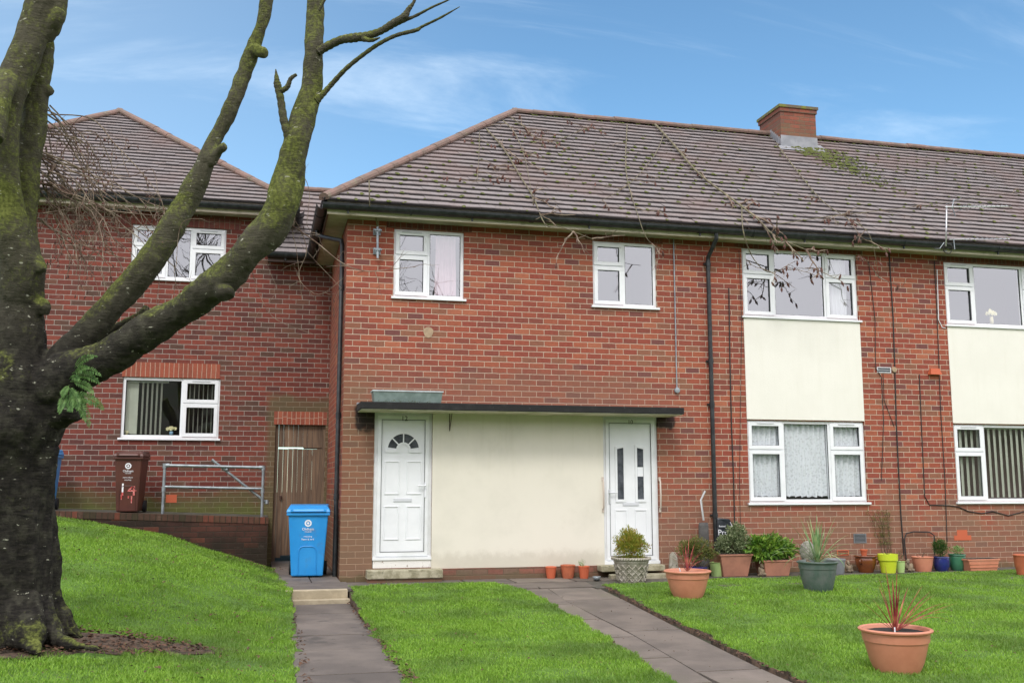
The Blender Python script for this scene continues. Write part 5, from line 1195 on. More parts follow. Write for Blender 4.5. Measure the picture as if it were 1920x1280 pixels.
# big terracotta tubs on the lawn
c = foot(1683, 1263, .155); h = .30
c = np.array(c); dist = np.dot(c-CAM, CW)
t, R = roundpot('potted_plant', 'big terracotta tub with a spiky red plant nearest the camera at the lower right', 'potted plant', tuple(c), 133, .345, m_terra, taper=.62, bead=.70, group='terracotta tubs on the lawn', n=56, rimh=.030, rim=.020, fill=.035)
def cordyline(t, c, h, specs, m, w=.022, stemh=.05, LS=1.5):
    b = MB()
    for (az_, l, rise, droop, ww) in specs:
        l *= LS; ww *= .85; strap(b, (c[0]+math.cos(az_)*.012, c[1]+math.sin(az_)*.012, c[2]+h), (math.cos(az_), math.sin(az_)), l, ww, droop, rise)
    b.build('leaves', m, t)
cordyline(t, c, .315, [(3.0, .31, 1.36, .12, .020), (3.3, .36, 1.47, .05, .024), (0.2, .33, 1.50, .05, .022), (1.0, .28, 1.52, .1, .022), (5, .27, 1.45, .1, .022), (0, .30, .98, .15, .020), (.25, .35, .68, .25, .022), (-.2, .38, .50, .32, .022), (.1, .40, .55, .65, .022), (-.1, .36, .55, 1.0, .022),
    (-.4, .33, .6, 1.5, .022), (3.2, .30, .75, .25, .016), (3.0, .22, .65, .8, .018), (3.4, .20, .95, .3, .018), (4.3, .22, 1.2, .3, .02), (1.8, .25, 1.25, .2, .02), (.6, .30, .9, .3, .02), (5.5, .28, .8, .9, .02), (2.4, .2, 1.1, .3, .02), (-.15, .30, .8, .3, .02)], m_cord)
b = MB(); b.tube([(c[0], c[1], c[2]+.305), (c[0]+.003, c[1], c[2]+.38)], [.017, .012], 8); b.build('stem', m_cord, t)
b = MB(); b.box(c[0]-.085, c[0]-.073, c[1]-.11, c[1]-.108, c[2]+.30, c[2]+.365); tag(b.build('plant_label', m_sticker), 'white plastic plant label stuck in the soil of the nearest terracotta tub', 'plant label')
c = np.array(foot(1290, 1122, .17)); dist = np.dot(c-CAM, CW)
t, R = roundpot('potted_plant', 'terracotta tub with a small red spiky plant standing on the lawn by the path edge', 'potted plant', tuple(c), 88, .345, m_terra, taper=.62, bead=.70, group='terracotta tubs on the lawn', n=48, rimh=.035, rim=.020, fill=.045)
LS_ = 2.1
cordyline(t, c, .33, [(2.7, .22, 1.25, .2, .028), (.5, .20, 1.2, .2, .028), (3.3, .28, .95, .2, .016), (0, .17, 1.0, .5, .026), (1.4, .18, 1.4, .1, .03), (5, .15, 1.2, .3, .028), (.2, .16, .7, .8, .026), (3.0, .15, .9, .8, .026), (.9, .24, 1.35, .1, .02), (3.6, .20, 1.35, .1, .02), (2.9, .3, 1.1, .1, .012), (.1, .25, .95, .1, .012)], m_cord, LS=1.9)
b = MB(); b.add([(c[0]-.13, c[1]-.08, c[2]+.31), (c[0]-.115, c[1]-.08, c[2]+.305), (c[0]-.145, c[1]-.1, c[2]+.385), (c[0]-.16, c[1]-.1, c[2]+.38)], [(0, 1, 2, 3)]); o = b.build('plant_label', m_sticker); so = o.modifiers.new('s', 'SOLIDIFY'); so.thickness = .002; tag(o, 'white plastic plant label leaning in the tub by the path edge', 'plant label')
# green tub with the palm-like plant
c = np.array(foot(1535, 1110, .18)); t, R = roundpot('potted_plant', 'dark green ribbed tub with a pale green spiky plant on the lawn', 'potted plant', tuple(c), 76, .40, m_dgreen, taper=.64, bead=.74, rimh=.03, n=48, fill=.045)
b = MB(); h = .40
for k in range(24):
    a = 6.283*k/24; rb = R*.64
    b.tube([(c[0]+(rb+.003)*math.cos(a), c[1]+(rb+.003)*math.sin(a), c[2]+.01), (c[0]+(rb+(R-rb)*.60+.001)*math.cos(a), c[1]+(rb+(R-rb)*.60+.001)*math.sin(a), c[2]+h*.62)], .0045, 4)
b.build('ribs', m_dgreen, t)
sp = [(random.uniform(0, 6.28), random.uniform(.26, .40), random.uniform(1.0, 1.5), random.uniform(.05, .35), .024) for _ in range(30)]+[(3.0, .42, .6, 1.7, .030), (3.3, .36, .5, 2.0, .03), (2.8, .40, .8, .9, .03), (-.1, .36, .5, 1.2, .028), (.1, .34, .6, 1.6, .028), (4.9, .34, .6, 2.2, .034), (5.3, .3, .9, 1.6, .03), (.2, .4, .75, .6, .022), (-.2, .36, .4, .5, .02), (2.9, .40, .75, 1.9, .034), (3.2, .42, .9, 1.5, .03), (.0, .40, .8, 1.6, .03), (4.6, .3, .9, 2.4, .036)]
cordyline(t, c, .37, sp, m_cordg, LS=1.75)
b = MB(); blob(b, (c[0]-.13, c[1], c[2]+.37), .05, 1.2); blob(b, (c[0]+.02, c[1]-.1, c[2]+.365), .035, .8); b.build('pebble', m_orn, t)

# basket weave stone pot with golden conifer
c = np.array(foot(1184, 1092, .19)); dist = np.dot(c-CAM, CW); R = 70/F*dist/2; h = .355
t = thing('potted_plant', 'basket weave stone pot with a golden green clipped shrub beside door 10', 'potted plant', tuple(c))
b = MB(); pr = [(R*.68, 0), (R*.72, .03), (R*.90, h-.085), (R*.92, h-.08), (R*.95, h-.06), (R*.93, h-.045), (R*1.0, h-.04), (R*1.04, h-.02), (R*1.0, h), (R*.86, h-.002), (R*.83, h-.05)]; b.lathe(pr, c, 40); b.build('pot', m_stone, t, smooth=True, auto=40)
b = MB(); nw = 16
for k in range(nw):
    for s in (-1, 1):
        for seg in range(3):
            P = []
            for q in np.linspace(seg/3+.02, (seg+1)/3-.02, 5):
                z = .02+(h-.115)*q; r_ = R*(.685+(.895-.685)*(z/(h-.085))); a = 6.283*k/nw+s*q*1.05+.1; off = .010 if (seg+k+(s > 0)) % 2 else .003
                P.append((c[0]+(r_+off)*math.cos(a), c[1]+(r_+off)*math.sin(a), c[2]+z))
            b.tube(P, .0085, 5)
for k in range(44): a = 6.283*k/44; b.tube([(c[0]+R*1.045*math.cos(a), c[1]+R*1.045*math.sin(a), c[2]+h-.03), (c[0]+R*1.04*math.cos(a+.13), c[1]+R*1.04*math.sin(a+.13), c[2]+h-.006)], .010, 5)
b.build('weave_relief', m_stone, t)
soil_disc(t, c, R*.84, c[2]+h-.05)
b = MB(); leafcloud(b, (c[0], c[1], c[2]+h+.15), .235, .22, .20, 4300, .036, .30, .9); leafcloud(b, (c[0]-.01, c[1], c[2]+h+.26), .13, .12, .15, 1200, .035, .28, 1.4)
for k in range(40):
    a = random.uniform(0, 6.28); r_ = random.uniform(0, .16); bx, by = c[0]+r_*math.cos(a), c[1]+r_*math.sin(a); zt = c[2]+h+.36-r_*1.0+random.uniform(-.03, .04); leafcloud(b, (bx, by, zt-.03), .012, .012, .05, 22, .022, .3, 1.6)
b.build('foliage', m_conif, t)

# shrub in a dark blue pot behind, pieces by the downpipe
def yw(px, py, Y): p = aty(px, py, Y); return np.array([float(p[0]), Y, 0.0])
c = yw(1306, 1072, -.62); c[2] = -.06
t, R = roundpot('potted_plant', 'dark blue pot with a bronze green loose shrub behind the small red spiky plant', 'potted plant', tuple(c), 44, .17, m_bluepot, taper=.8, rimh=.02, rim=.01)
b = MB(); leafcloud(b, (c[0]-.02, c[1], c[2]+.42), .26, .18, .17, 2400, .035, .4, .3); leafcloud(b, (c[0]+.20, c[1]-.02, c[2]+.36), .12, .1, .08, 500, .035, .4, .3); leafcloud(b, (c[0]-.1, c[1]-.02, c[2]+.45), .12, .1, .09, 450, .035, .4, .3); b.build('foliage', m_shrub, t)
b = MB(); twigsin(b, (c[0], c[1], c[2]+.1), (c[0], c[1], c[2]+.35), .3, 14); b.build('twigs', m_stem, t)
c = yw(1263, 1070, -.2); b = MB(); b.frust((c[0], c[1]), .075, .05, .05, .035, -.06, .27); b.frust((c[0], c[1]), .045, .03, .02, .02, .271, .30); tag(b.build('stone_post', m_stone, bevel=.01), 'small tapering grey stone block against the wall beside the door step', 'stone')
# canvas bag with bent tube by the downpipe
b = MB(); c = yw(1321, 1060, -.16); t = thing('tool_bag', 'grey canvas sleeve holding a bent metal tube left of the main downpipe', 'bag', (c[0], c[1], 0))
b.lathe([(.09, 0), (.095, .18), (.085, .5), (.082, .75), (.07, .80), (.06, .76)], (c[0], c[1], -.06), 14, 1, .7); bb = b.build('sleeve', m_canvas, t, smooth=True)
b = MB(); p0, p1, p2 = aty(1319, 975, -.16), aty(1314, 937, -.16), aty(1322, 920, -.16); b.tube([p0, p1, p2], .017, 12); b.build('bent_tube', m_alu, t, smooth=True, auto=30)
# black sack
b = MB(); q = [aty(x, y, -.10) for x, y in ((1341, 1070), (1386, 1070), (1384, 1015), (1372, 985), (1365, 972), (1343, 970))]
vs = [(p_[0], -.15-.03*math.sin(i*2), p_[2]) for i, p_ in enumerate(q)]+[(p_[0]+.01, -.03, p_[2]) for p_ in q]; n = 6
b.add(vs, [tuple(range(n)), tuple(range(2*n-1, n-1, -1))]+[(i, n+i, n+(i+1) % n, (i+1) % n) for i in range(n)])
t = thing('compost_sack', 'black plastic sack with white letters leaning on the wall right of the main downpipe', 'sack', (float(q[0][0]), -.1, 0)); sk = b.build('sack_body', m_bag, t, bevel=.02)
p = aty(1356, 998, -.18); text('lettering', 'Pro', m_sticker, t, (float(p[0]), -.182, float(p[2])), .125, .001, 0, math.radians(0))
p = aty(1354, 986, -.18); text('lettering', 'Rotted', m_sticker, t, (float(p[0]), -.182, float(p[2])), .04, .001, 0, 0)
b = MB(); b.ribbon([aty(1369, 978, -.185), aty(1376, 992, -.187), aty(1381, 1006, -.185)], [.006, .010, .004], (0, 1, 0)); b.build('fold_highlight', m_sticker, t)

# square planters
def sqpot(name, label, px0, px1, pyb, pyt, Y, mat, dep, taper, group=None, rimh=.03):
    Y = float(atz((px0+px1)/2, pyb, -.058)[1])+dep/2*taper; a = aty(px0, pyt, Y-dep/2); c_ = aty(px1, pyt, Y-dep/2); x0, x1 = float(a[0]), float(c_[0]); zt = float(a[2]); cx = (x0+x1)/2; w1 = (x1-x0)/2; w0 = w1*taper
    global YS; YS = Y; t = thing(name, label, 'potted plant', (cx, Y, -.06), group); b = MB(); z0 = -.06
    b.frust((cx, Y), w0, dep/2*taper, w1*.93, dep/2*.93, z0, zt-rimh); b.frust((cx, Y), w1*.99, dep/2*.99, w1, dep/2, zt-rimh+.0005, zt-.002); b.build('planter', mat, t, bevel=.006)
    b = MB(); b.box(cx-w1*.9, cx+w1*.9, Y-dep/2*.9, Y+dep/2*.9, zt-.0015, zt+.004); b.build('soil', m_compost, t); return t, cx, w1, zt
t, cx, w, zt = sqpot('potted_plant', 'tall square terracotta planter with a grey green variegated shrub beside the black sack', 1350, 1413, 1080, 1039, -.38, m_terra3, .40, .72)
b = MB(); leafcloud(b, (cx+.06, YS, zt+.15), .25, .18, .16, 1800, .044, .5, .3); leafcloud(b, (cx+.12, YS+.02, zt+.33), .15, .12, .11, 640, .042, .5, .3); leafcloud(b, (cx-.19, YS, zt+.13), .05, .06, .13, 200, .035, .5, .3); b.build('foliage', m_vari, t)
b = MB(); twigsin(b, (cx, YS, zt), (cx+.03, YS, zt+.2), .25, 16); b.build('twigs', m_stem, t)
t, cx, w, zt = sqpot('potted_plant', 'low square terracotta planter with a glossy yellow green laurel shrub', 1432, 1487, 1079, 1050, -.38, m_terra3, .36, .78)
b = MB(); leafcloud(b, (cx-.12, YS, zt+.17), .34, .22, .18, 1200, .09, .38, -.1); leafcloud(b, (cx+.16, YS+.02, zt+.15), .22, .18, .15, 620, .085, .38, -.1); leafcloud(b, (cx-.2, YS+.05, zt+.24), .18, .14, .1, 360, .08, .38, 0); b.build('foliage', m_laurel, t)
b = MB(); twigsin(b, (cx, YS, zt), (cx-.05, YS, zt+.15), .35, 18); b.build('twigs', m_stem, t)
t, cx, w, zt = sqpot('planter', 'long low terracotta trough planter near the right end of the wall row', 1815, 1876, 1070, 1048, -.30, m_terra, .22, .80); t['category'] = 'planter'
for k, z in enumerate((.0, .05)):
    b = MB(); b.box(cx-w*.9, cx+w*.9, YS-.11*.93-.004, YS-.11*.80, z, z+.006); b.build('moulded_line', m_terra, t)
# small round pots along the wall
def onfoot(px, pyb, pxw, k=.72):
    p = atz(px, pyb, -.058); dist = float(np.dot(p-CAM, CW)); Rr = pxw/F*dist/2; h_ = p[:2]-CAM[:2]; h_ = h_/np.linalg.norm(h_)*Rr*k
    return np.array([float(p[0]+h_[0]), float(p[1]+h_[1]), -.060]), Rr
def smallpot(name, label, px, pyb, pxw, pyt, mat, Y=-.3, taper=.7, group=None, rimh=.03, cat='plant pot', soil=True, prof=None, rim=.012, fill=.03):
    c, Rr = onfoot(px, pyb, pxw); z = float(aty(px, pyt, c[1]-Rr*.9)[2]); return (*roundpot(name, label, cat, tuple(c), pxw, z-c[2], mat, taper=taper, group=group, rimh=rimh, rim=rim, soil=soil, prof=prof, n=28, fill=fill), c, z)
smallpot('plant_pot', 'pale green tapering plastic pot at the foot of the main downpipe', 1345, 1080, 29, 1054, m_lgreen, -.42, taper=.72, rimh=.012, rim=.006)
t, R, c, z = smallpot('plant_pot', 'grey plastic bucket pot half hidden behind the green ribbed tub', 1566, 1076, 40, 1048, m_greypot, -.3, taper=.8)
def urn(R, h): return [(R*.62, 0), (R*.66, .01), (R*.86, h*.45), (R*.93, h*.72), (R*.86, h*.86), (R*1.0, h*.92), (R*1.04, h*.96), (R, h), (R*.85, h), (R*.82, h*.9)]
t, R, c, z = smallpot('plant_pot', 'brown glazed urn shaped pot with lug handles below the air brick', 1624, 1073, 42, 1042, m_glaze, -.3, prof=urn)
for s in (-1, 1): b = MB(); b.tube([(c[0]+s*R*.8, c[1]-R*.5, z-.05), (c[0]+s*R*.98, c[1]-R*.6, z-.085), (c[0]+s*R*.8, c[1]-R*.55, z-.13)], .013, 8); b.build('lug', m_glaze, t, smooth=True)
c2 = (c[0]-.01, c[1]+.02, z-.02); t = thing('plant_pot', 'little orange clay pot standing inside the brown glazed urn', 'plant pot', c2); b = MB(); b.lathe([(.038, 0), (.05, .085), (.058, .087), (.06, .115), (.05, .115), (.045, .09)], c2, 20); b.build('pot', m_orange, t, smooth=True, auto=35)
t, R, c, z = smallpot('plant_pot', 'lime green plastic pot with a deep collar', 1666, 1074, 37, 1039, m_lime, -.34, prof=lambda R, h: [(R*.70, 0), (R*.88, h*.66), (R*.98, h*.665), (R*1.0, h*.99), (R*.95, h), (R*.9, h*.9)])
b = MB(); twigsin(b, (c[0], c[1], z-.04), (c[0], c[1]+.05, z+.09), .09, 10); leafcloud(b, (c[0], c[1]+.05, z+.12), .09, .05, .09, 60, .02, .4, .5); b.build('twigs', m_stem, t)
t, R, c, z = smallpot('plant_pot', 'small pale green pot with bare stems right of the lime green pot', 1689, 1073, 18, 1052, m_lgreen, -.34, rimh=.012, rim=.006)
b = MB(); leafcloud(b, (c[0], c[1], z+.08), .05, .04, .10, 120, .022, .4, .5); b.build('foliage', m_leafd, t)
t, R, c, z = smallpot('plant_pot', 'round terracotta pot with a beaded rim and a few dry stems', 1731, 1071, 39, 1044, m_terra, -.3, taper=.72, rimh=.02, group=None)
b = MB(); twigsin(b, (c[0], c[1], z-.03), (c[0]+.03, c[1], z+.04), .12, 8); b.build('twigs', m_stem, t)
bl = lambda R, h: [(R*.70, 0), (R*.74, .01), (R*.95, h*.35), (R*.97, h*.6), (R*.92, h*.88), (R*1.0, h*.94), (R*.98, h), (R*.86, h), (R*.84, h*.9)]
t, R, c, z = smallpot('potted_plant', 'cobalt blue glazed pot with a dense dark green clipped shrub', 1766, 1070, 31, 1044, m_bluepot, -.3, prof=bl, cat='potted plant')
b = MB(); leafcloud(b, (c[0]-.01, c[1], z+.14), .115, .11, .14, 1700, .026, .4, .8); b.build('foliage', m_box, t)
t, R, c, z = smallpot('potted_plant', 'green glazed pot with small light green sprigs right of the blue pot', 1796, 1069, 32, 1039, m_green, -.3, prof=bl, cat='potted plant')
b = MB(); leafcloud(b, (c[0], c[1], z+.06), .11, .09, .06, 260, .03, .5, .6); b.build('foliage', m_lightleaf, t)
t, R, c, z = smallpot('plant_pot', 'terracotta pot cut off by the right edge of the photo', 1921, 1078, 36, 1040, m_terra2, -1.0, taper=.7)
t, R, c, z = smallpot('plant_pot', 'small terracotta pot left of the three by the step', 1033, 1084, 21, 1062, m_orange, -.22, taper=.72, group='terracotta pots by the step', rimh=.025)
t['label'] = 'bright small terracotta pot, leftmost of three beside the plinth'
t, R, c, z = smallpot('plant_pot', 'wider dull terracotta pot in the middle of three beside the plinth', 1065, 1084, 28, 1059, m_terra2, -.22, taper=.72, group='terracotta pots by the step', rimh=.025)
t, R, c, z = smallpot('plant_pot', 'small terracotta pot with a wilted seedling, rightmost of three beside the plinth', 1095, 1084, 21, 1061, m_orange, -.22, taper=.72, group='terracotta pots by the step', rimh=.025)
b = MB(); twigsin(b, (c[0], c[1], z-.03), (c[0]-.03, c[1], z+.07), .06, 6); leafcloud(b, (c[0]-.02, c[1], z+.05), .04, .03, .05, 30, .02, .5, .3); b.build('twigs', m_lightleaf, t)
c = yw(1119, 1086, -.62); b = MB(); b.lathe([(.045, 0), (.062, .05), (.058, .052), (.04, .012), (.001, .010)], (c[0], c[1], -.052), 22); tag(b.build('dish', m_galv, smooth=True), 'small round metal dish on the paving left of the door 10 step', 'dish')
# stone ornaments
def ornament(px, pyb, hpx_, Y, label, lean=0.0, kind=0):
    c, _r = onfoot(px, pyb, 26); Y = c[1]; z0 = -.06; hh = hpx_/F*15.2; t = MB(); s = hh
    def ell(cx, cy, cz, rx, ry_, rz_):
        pr = [(max(.001, math.cos(a)), math.sin(a)) for a in np.linspace(-1.5708, 1.5708, 9)]; o = len(t.v)
        t.lathe([(r, z) for r, z in pr], (0, 0, 0), 14)
        for i in range(o, len(t.v)):
            x, y, z = t.v[i]; q = 1+.10*mnoise.noise(Vector((x*2+px, y*2, z*2))); t.v[i] = (c[0]+cx*s+x*rx*s*q, Y+cy*s+y*ry_*s*q, z0+cz*s+z*rz_*s*q)
    ell(0, 0, .08, .34, .26, .10); ell(0, 0, .34, .26, .22, .30); ell(lean*.5, -.02, .78, .15, .15, .18)
    ell(-.22+lean*.3, -.05, .45, .10, .12, .24); ell(.22+lean*.3, -.05, .40, .12, .12, .26); ell(.14, -.2, .15, .16, .14, .12); ell(-.15, -.18, .15, .14, .14, .11); ell(lean*.8, -.12, .68, .07, .10, .07)
    o = t.build('stone_ornament', m_orn, smooth=True); tag(o, label, 'ornament', 'small weathered stone ornaments')
ornament(1428, 1080, 25, -.50, 'weathered stone figure between the two square planters', .1)
ornament(1592, 1073, 24, -.42, 'weathered stone figure between the grey bucket and the brown urn', -.1)
ornament(1706, 1072, 26, -.42, 'weathered stone figure beside the terracotta pot with dry stems', -.3)
c = yw(1513, 1010, -.7); b = MB(); o = 0
pr = [(max(.001, math.cos(a)), math.sin(a)) for a in np.linspace(-1.5708, 1.5708, 12)]; b.lathe(pr, (0, 0, 0), 18)
b.v = [(c[0]+x*.12*(1+.3*mnoise.noise(Vector((x*3, y*3, z*3)))), -.7+y*.08, .30+z*.17*(1+.25*mnoise.noise(Vector((x*2, z*3, 4))))) for x, y, z in b.v]; b.box(c[0]-.03, c[0]+.03, -.72, -.67, -.06, .2)
tag(b.build('driftwood', simple('grey_driftwood', (.30, .28, .25), .9, (.14, .13, .11), sc=25, bump=1, bsc=40), smooth=True), 'knobbly grey piece of driftwood standing behind the green ribbed tub', 'driftwood')
# thin climber against the wall above the lime pot
b = MB(); v = MB(); c = yw(1655, 960, -.06)
for k in range(7):
    x = c[0]+random.uniform(-.05, .2); P = [(x, -.06, .15)]
    for q in range(6): P.append((P[-1][0]+random.gauss(-.02, .03), -.04+random.uniform(-.015, .01), P[-1][2]+.12))
    b.tube(P, .003, 4)
    for p in P[2:]: leafcloud(v, p, .05, .015, .05, 26, .02, .5, .2)
t = thing('climbing_plant', 'sparse wiry climbing plant against the wall above the lime green pot', 'plant', (float(c[0]), -.06, .1)); b.build('stems', m_stem, t); v.build('leaves', m_shrub, t)
# planter tray on the canopy
ta, tb = aty(698, 751, -.45), aty(829, 752, -.45); x0, x1 = float(ta[0]), float(tb[0]); zc = cz1+.001; zt = float(aty(760, 732, -.5)[2])
t = thing('planter_tray', 'faded green plastic trough lying on top of the canopy above door 12', 'trough', ((x0+x1)/2, -.38, zc)); b = MB(); b.frust(((x0+x1)/2, -.38), (x1-x0)/2*.95, .13, (x1-x0)/2*.99, .15, zc, zt-.02); b.build('trough', m_tray, t, bevel=.01)
b = MB(); ring(b, x0, x1, 0, 1, .01, 0, 1); b = MB(); b.box(x0-.005, x1+.005, -.54, -.52, zt-.018, zt); b.box(x0-.005, x1+.005, -.24, -.22, zt-.018, zt); b.box(x0-.005, x0+.015, -.519, -.241, zt-.018, zt); b.box(x1-.015, x1+.005, -.519, -.241, zt-.018, zt); b.build('rim', m_trayrim, t)
b = MB(); leafcloud(b, (x0+.45, -.5, zc+.01), .45, .09, .02, 300, .02, .5, .2); b.build('moss', m_moss, t)
# wall plates damp stains under the canopy ends are real soot marks
# ================================================================ AERIALS
t = thing('aerial_mast', 'grey steel mast stub clamped to the wall left of the pink curtained window', 'mast', tuple(aty(708, 480, -.1)))
y = -.12
b = MB(); q = [aty(708, 484, y), aty(708, 425, y), aty(705, 408, y-.05), (aty(693, 386, -.48)), aty(692, 338, -.48)]; b.tube([q[0], q[1]], .018, 10); b.build('pole', m_galv, t, smooth=True, auto=30)
b = MB(); b.tube([q[1], q[2], q[3], q[4]], [.012, .011, .011, .009], 8); b.build('bent_rod', m_twig2, t, smooth=True)
for pz in (432, 468):
    p = aty(708, pz, y); b = MB(); b.box(p[0]-.055, p[0]+.055, -.03, -.001, p[2]-.05, p[2]+.05); b.box(p[0]-.06, p[0]+.06, -.15, -.12, p[2]-.012, p[2]+.012); b.tube([(p[0]-.045, -.02, p[2]), (p[0]-.045, -.16, p[2])], .007, 6); b.tube([(p[0]+.045, -.02, p[2]), (p[0]+.045, -.16, p[2])], .007, 6); b.build('clamp', m_galv, t)
# tv aerial at the right
ya = -.55; t = thing('tv_aerial', 'slim tv aerial on a white mast fixed at the gutter near the right edge', 'aerial', tuple(aty(1776, 470, ya)))
b = MB(); b.tube([aty(1773.5, 462, ya), aty(1775, 386, ya)], .011, 8); b.build('mast', m_alu, t, smooth=True)
bm_, be = aty(1772, 388, ya), aty(1890, 387, ya-.3); b = MB(); b.tube([bm_, be], .009, 6); b.build('boom', m_alu, t)
bm_, be = np.array(bm_), np.array(be)
for i in range(12):
    p = bm_+(be-bm_)*(.2+.075*i if i else .12); l = .11-.005*i; b = MB(); b.tube([p-[0, 0, l*.25]+np.array([.1, 1, 0])*l*.9, p+[0, 0, l*.25]-np.array([.1, 1, 0])*l*.9], .004, 5); b.build('element', m_galv, t)
p = np.array(aty(1788, 388, ya)); b = MB(); b.tube([p-[0, 0, .16]+[.02, 0, 0], p+[-.03, 0, 0], p+[.02, 0, .14]], .008, 6); b.tube([p+[0, .2, .1], p+[0, -.2, .1]], .005, 5); b.tube([p+[0, .2, -.1], p+[0, -.2, -.1]], .005, 5); b.build('reflector', m_galv, t)
p = np.array(aty(1777, 466, -.52)); b = MB(); b.tube([p+[.085*math.cos(a), -.012*math.sin(3*a), .085*math.sin(a)] for a in np.linspace(0, 18.8, 60)], .008, 6); b.build('cable_coil', m_cable, t)
b = MB(); b.tube([aty(1770, 455, -.5), aty(1762, 466, -.5), aty(1752, 466, -.42)], .007, 6); b.tube([aty(1788, 448, -.5), aty(1790, 468, -.5)], .009, 6); b.tube([aty(1774, 470, -.5), aty(1776, 470, -.06)], .012, 6); b.build('bracket', m_galv, t)
# fallen aerial lying over the tiles above the gutter
A0, A1 = onroof(1780, 449, .07), onroof(1893, 448, .06); t = thing('old_aerial', 'small spent aerial rod lying along the gutter under the upright tv aerial', 'aerial', tuple(A0)); b = MB(); b.tube([A0, A1], .006, 5); b.build('boom', m_alu, t)
for i in range(10): p = A0+(A1-A0)*(.25+.078*i); b = MB(); b.tube([p-[0, .06, .03], p+[0, .06, .05]], .004, 5); b.build('element', m_galv, t)

# ================================================================ TREE
def bough(cps, n=10):      # cps: (px, py, depth, radius in px) -> smooth 3-D polyline with radii in metres
    P = np.array([atd(x, y, d) for x, y, d, r in cps]); R_ = np.array([r/F*d for x, y, d, r in cps]); m = len(P); out, rr = [], []
    for i in range(m-1):
        p0, p1, p2, p3 = P[max(i-1, 0)], P[i], P[i+1], P[min(i+2, m-1)]
        for k in range(n):
            t = k/n; out.append(.5*((2*p1)+(-p0+p2)*t+(2*p0-5*p1+4*p2-p3)*t*t+(-p0+3*p1-3*p2+p3)*t**3)); rr.append(R_[i]+(R_[i+1]-R_[i])*(t*t*(3-2*t)))
    out.append(P[-1]); rr.append(R_[-1]); return out, rr
TB = hitG(40, 1200); D0 = float(np.dot(TB-CAM, CW)); print('tree depth', D0, TB)
boughs = [
 [(10, 1222, D0, 132), (14, 1180, D0, 116), (16, 1120, D0, 102), (14, 1000, D0, 94), (14, 880, D0, 97), (20, 790, D0, 106), (26, 720, D0, 92), (34, 640, D0, 58), (42, 560, D0, 44), (46, 500, D0, 42)],
 [(100, 1225, D0-.1, 40), (78, 1170, D0-.05, 38), (66, 1080, D0, 42), (64, 960, D0, 44), (66, 840, D0, 52)],
 [(-70, 700, D0+.1, 60), (-30, 640, D0+.1, 34), (-8, 600, D0+.1, 26), (-34, 500, D0+.2, 30), (-60, 420, D0+.3, 30)],
 [(150, 760, D0-.05, 30), (60, 760, D0, 60), (110, 715, D0-.05, 52), (160, 690, D0-.1, 44), (215, 662, D0-.15, 39), (262, 630, D0-.2, 36), (345, 580, D0-.3, 31), (405, 536, D0-.4, 33), (455, 484, D0-.45, 33), (505, 432, D0-.45, 36), (528, 385, D0-.45, 35), (541, 330, D0-.4, 31), (553, 275, D0-.4, 29), (571, 215, D0-.35, 25), (583, 160, D0-.3, 22.5), (588, 90, D0-.3, 18.5), (591, 20, D0-.25, 17.5), (592, -80, D0-.25, 15)],
 [(60, 740, D0, 50), (110, 684, D0+.05, 34), (155, 630, D0+.1, 30), (205, 582, D0+.15, 28), (240, 540, D0+.2, 28), (274, 500, D0+.2, 27), (322, 428, D0+.25, 27), (354, 370, D0+.3, 24), (386, 300, D0+.3, 19), (412, 245, D0+.35, 17), (434, 200, D0+.35, 16), (460, 130, D0+.4, 15.5), (474, 92, D0+.4, 15), (492, 40, D0+.4, 14), (500, -5, D0+.4, 14), (520, -90, D0+.4, 12)],
 [(44, 560, D0, 42), (44, 500, D0-.05, 42), (30, 440, D0-.1, 36), (18, 370, D0-.12, 30), (12, 290, D0-.12, 30), (16, 215, D0-.1, 31), (34, 150, D0-.08, 32), (60, 80, D0-.05, 33), (84, 10, D0, 35), (100, -80, D0, 33)],
 [(50, 545, D0, 34), (54, 480, D0+.08, 28), (52, 410, D0+.12, 22), (54, 330, D0+.14, 27), (64, 260, D0+.15, 26), (72, 195, D0+.15, 26), (80, 130, D0+.15, 22), (90, 60, D0+.15, 14)],
 [(20, 150, D0-.1, 26), (6, 170, D0-.3, 22), (-20, 260, D0-.5, 26)],
 # roots flaring over the ground
 [(70, 1130, D0-.05, 40), (96, 1175, D0-.15, 27), (122, 1200, D0-.25, 13), (160, 1212, D0-.35, 6), (200, 1216, D0-.4, 3)],
 [(85, 1120, D0+.1, 34), (108, 1150, D0+.1, 22), (132, 1178, D0+.1, 14), (160, 1196, D0+.08, 7)],
 [(40, 1140, D0-.2, 50), (52, 1190, D0-.38, 34), (64, 1214, D0-.5, 17), (80, 1226, D0-.6, 7)],
 [(-20, 1150, D0-.2, 60), (-40, 1200, D0-.4, 40), (-60, 1230, D0-.55, 18)],
 # knuckles and stubs
 [(405, 530, D0-.42, 26), (420, 548, D0-.5, 17), (424, 556, D0-.53, 14)],
 [(392, 300, D0+.28, 16), (412, 282, D0+.25, 10), (423, 272, D0+.22, 8)],
 [(474, 95, D0+.38, 14), (490, 98, D0+.34, 11), (498, 101, D0+.3, 8)],
 [(60, 578, D0, 18), (76, 574, D0-.02, 17), (84, 576, D0-.04, 13), (85, 590, D0-.02, 9)],
 [(96, 60, D0+.1, 16), (108, 30, D0, 13), (112, 5, D0, 13), (118, -60, D0, 12)], [(80, 172, D0+.15, 14), (92, 170, D0+.14, 10), (97, 168, D0+.13, 6)], [(84, 70, D0, 18), (104, 40, D0-.05, 14), (112, 20, D0-.05, 10)],
 [(62, 490, D0-.05, 20), (74, 500, D0-.08, 13), (80, 508, D0-.1, 8)],
]
b = MB()
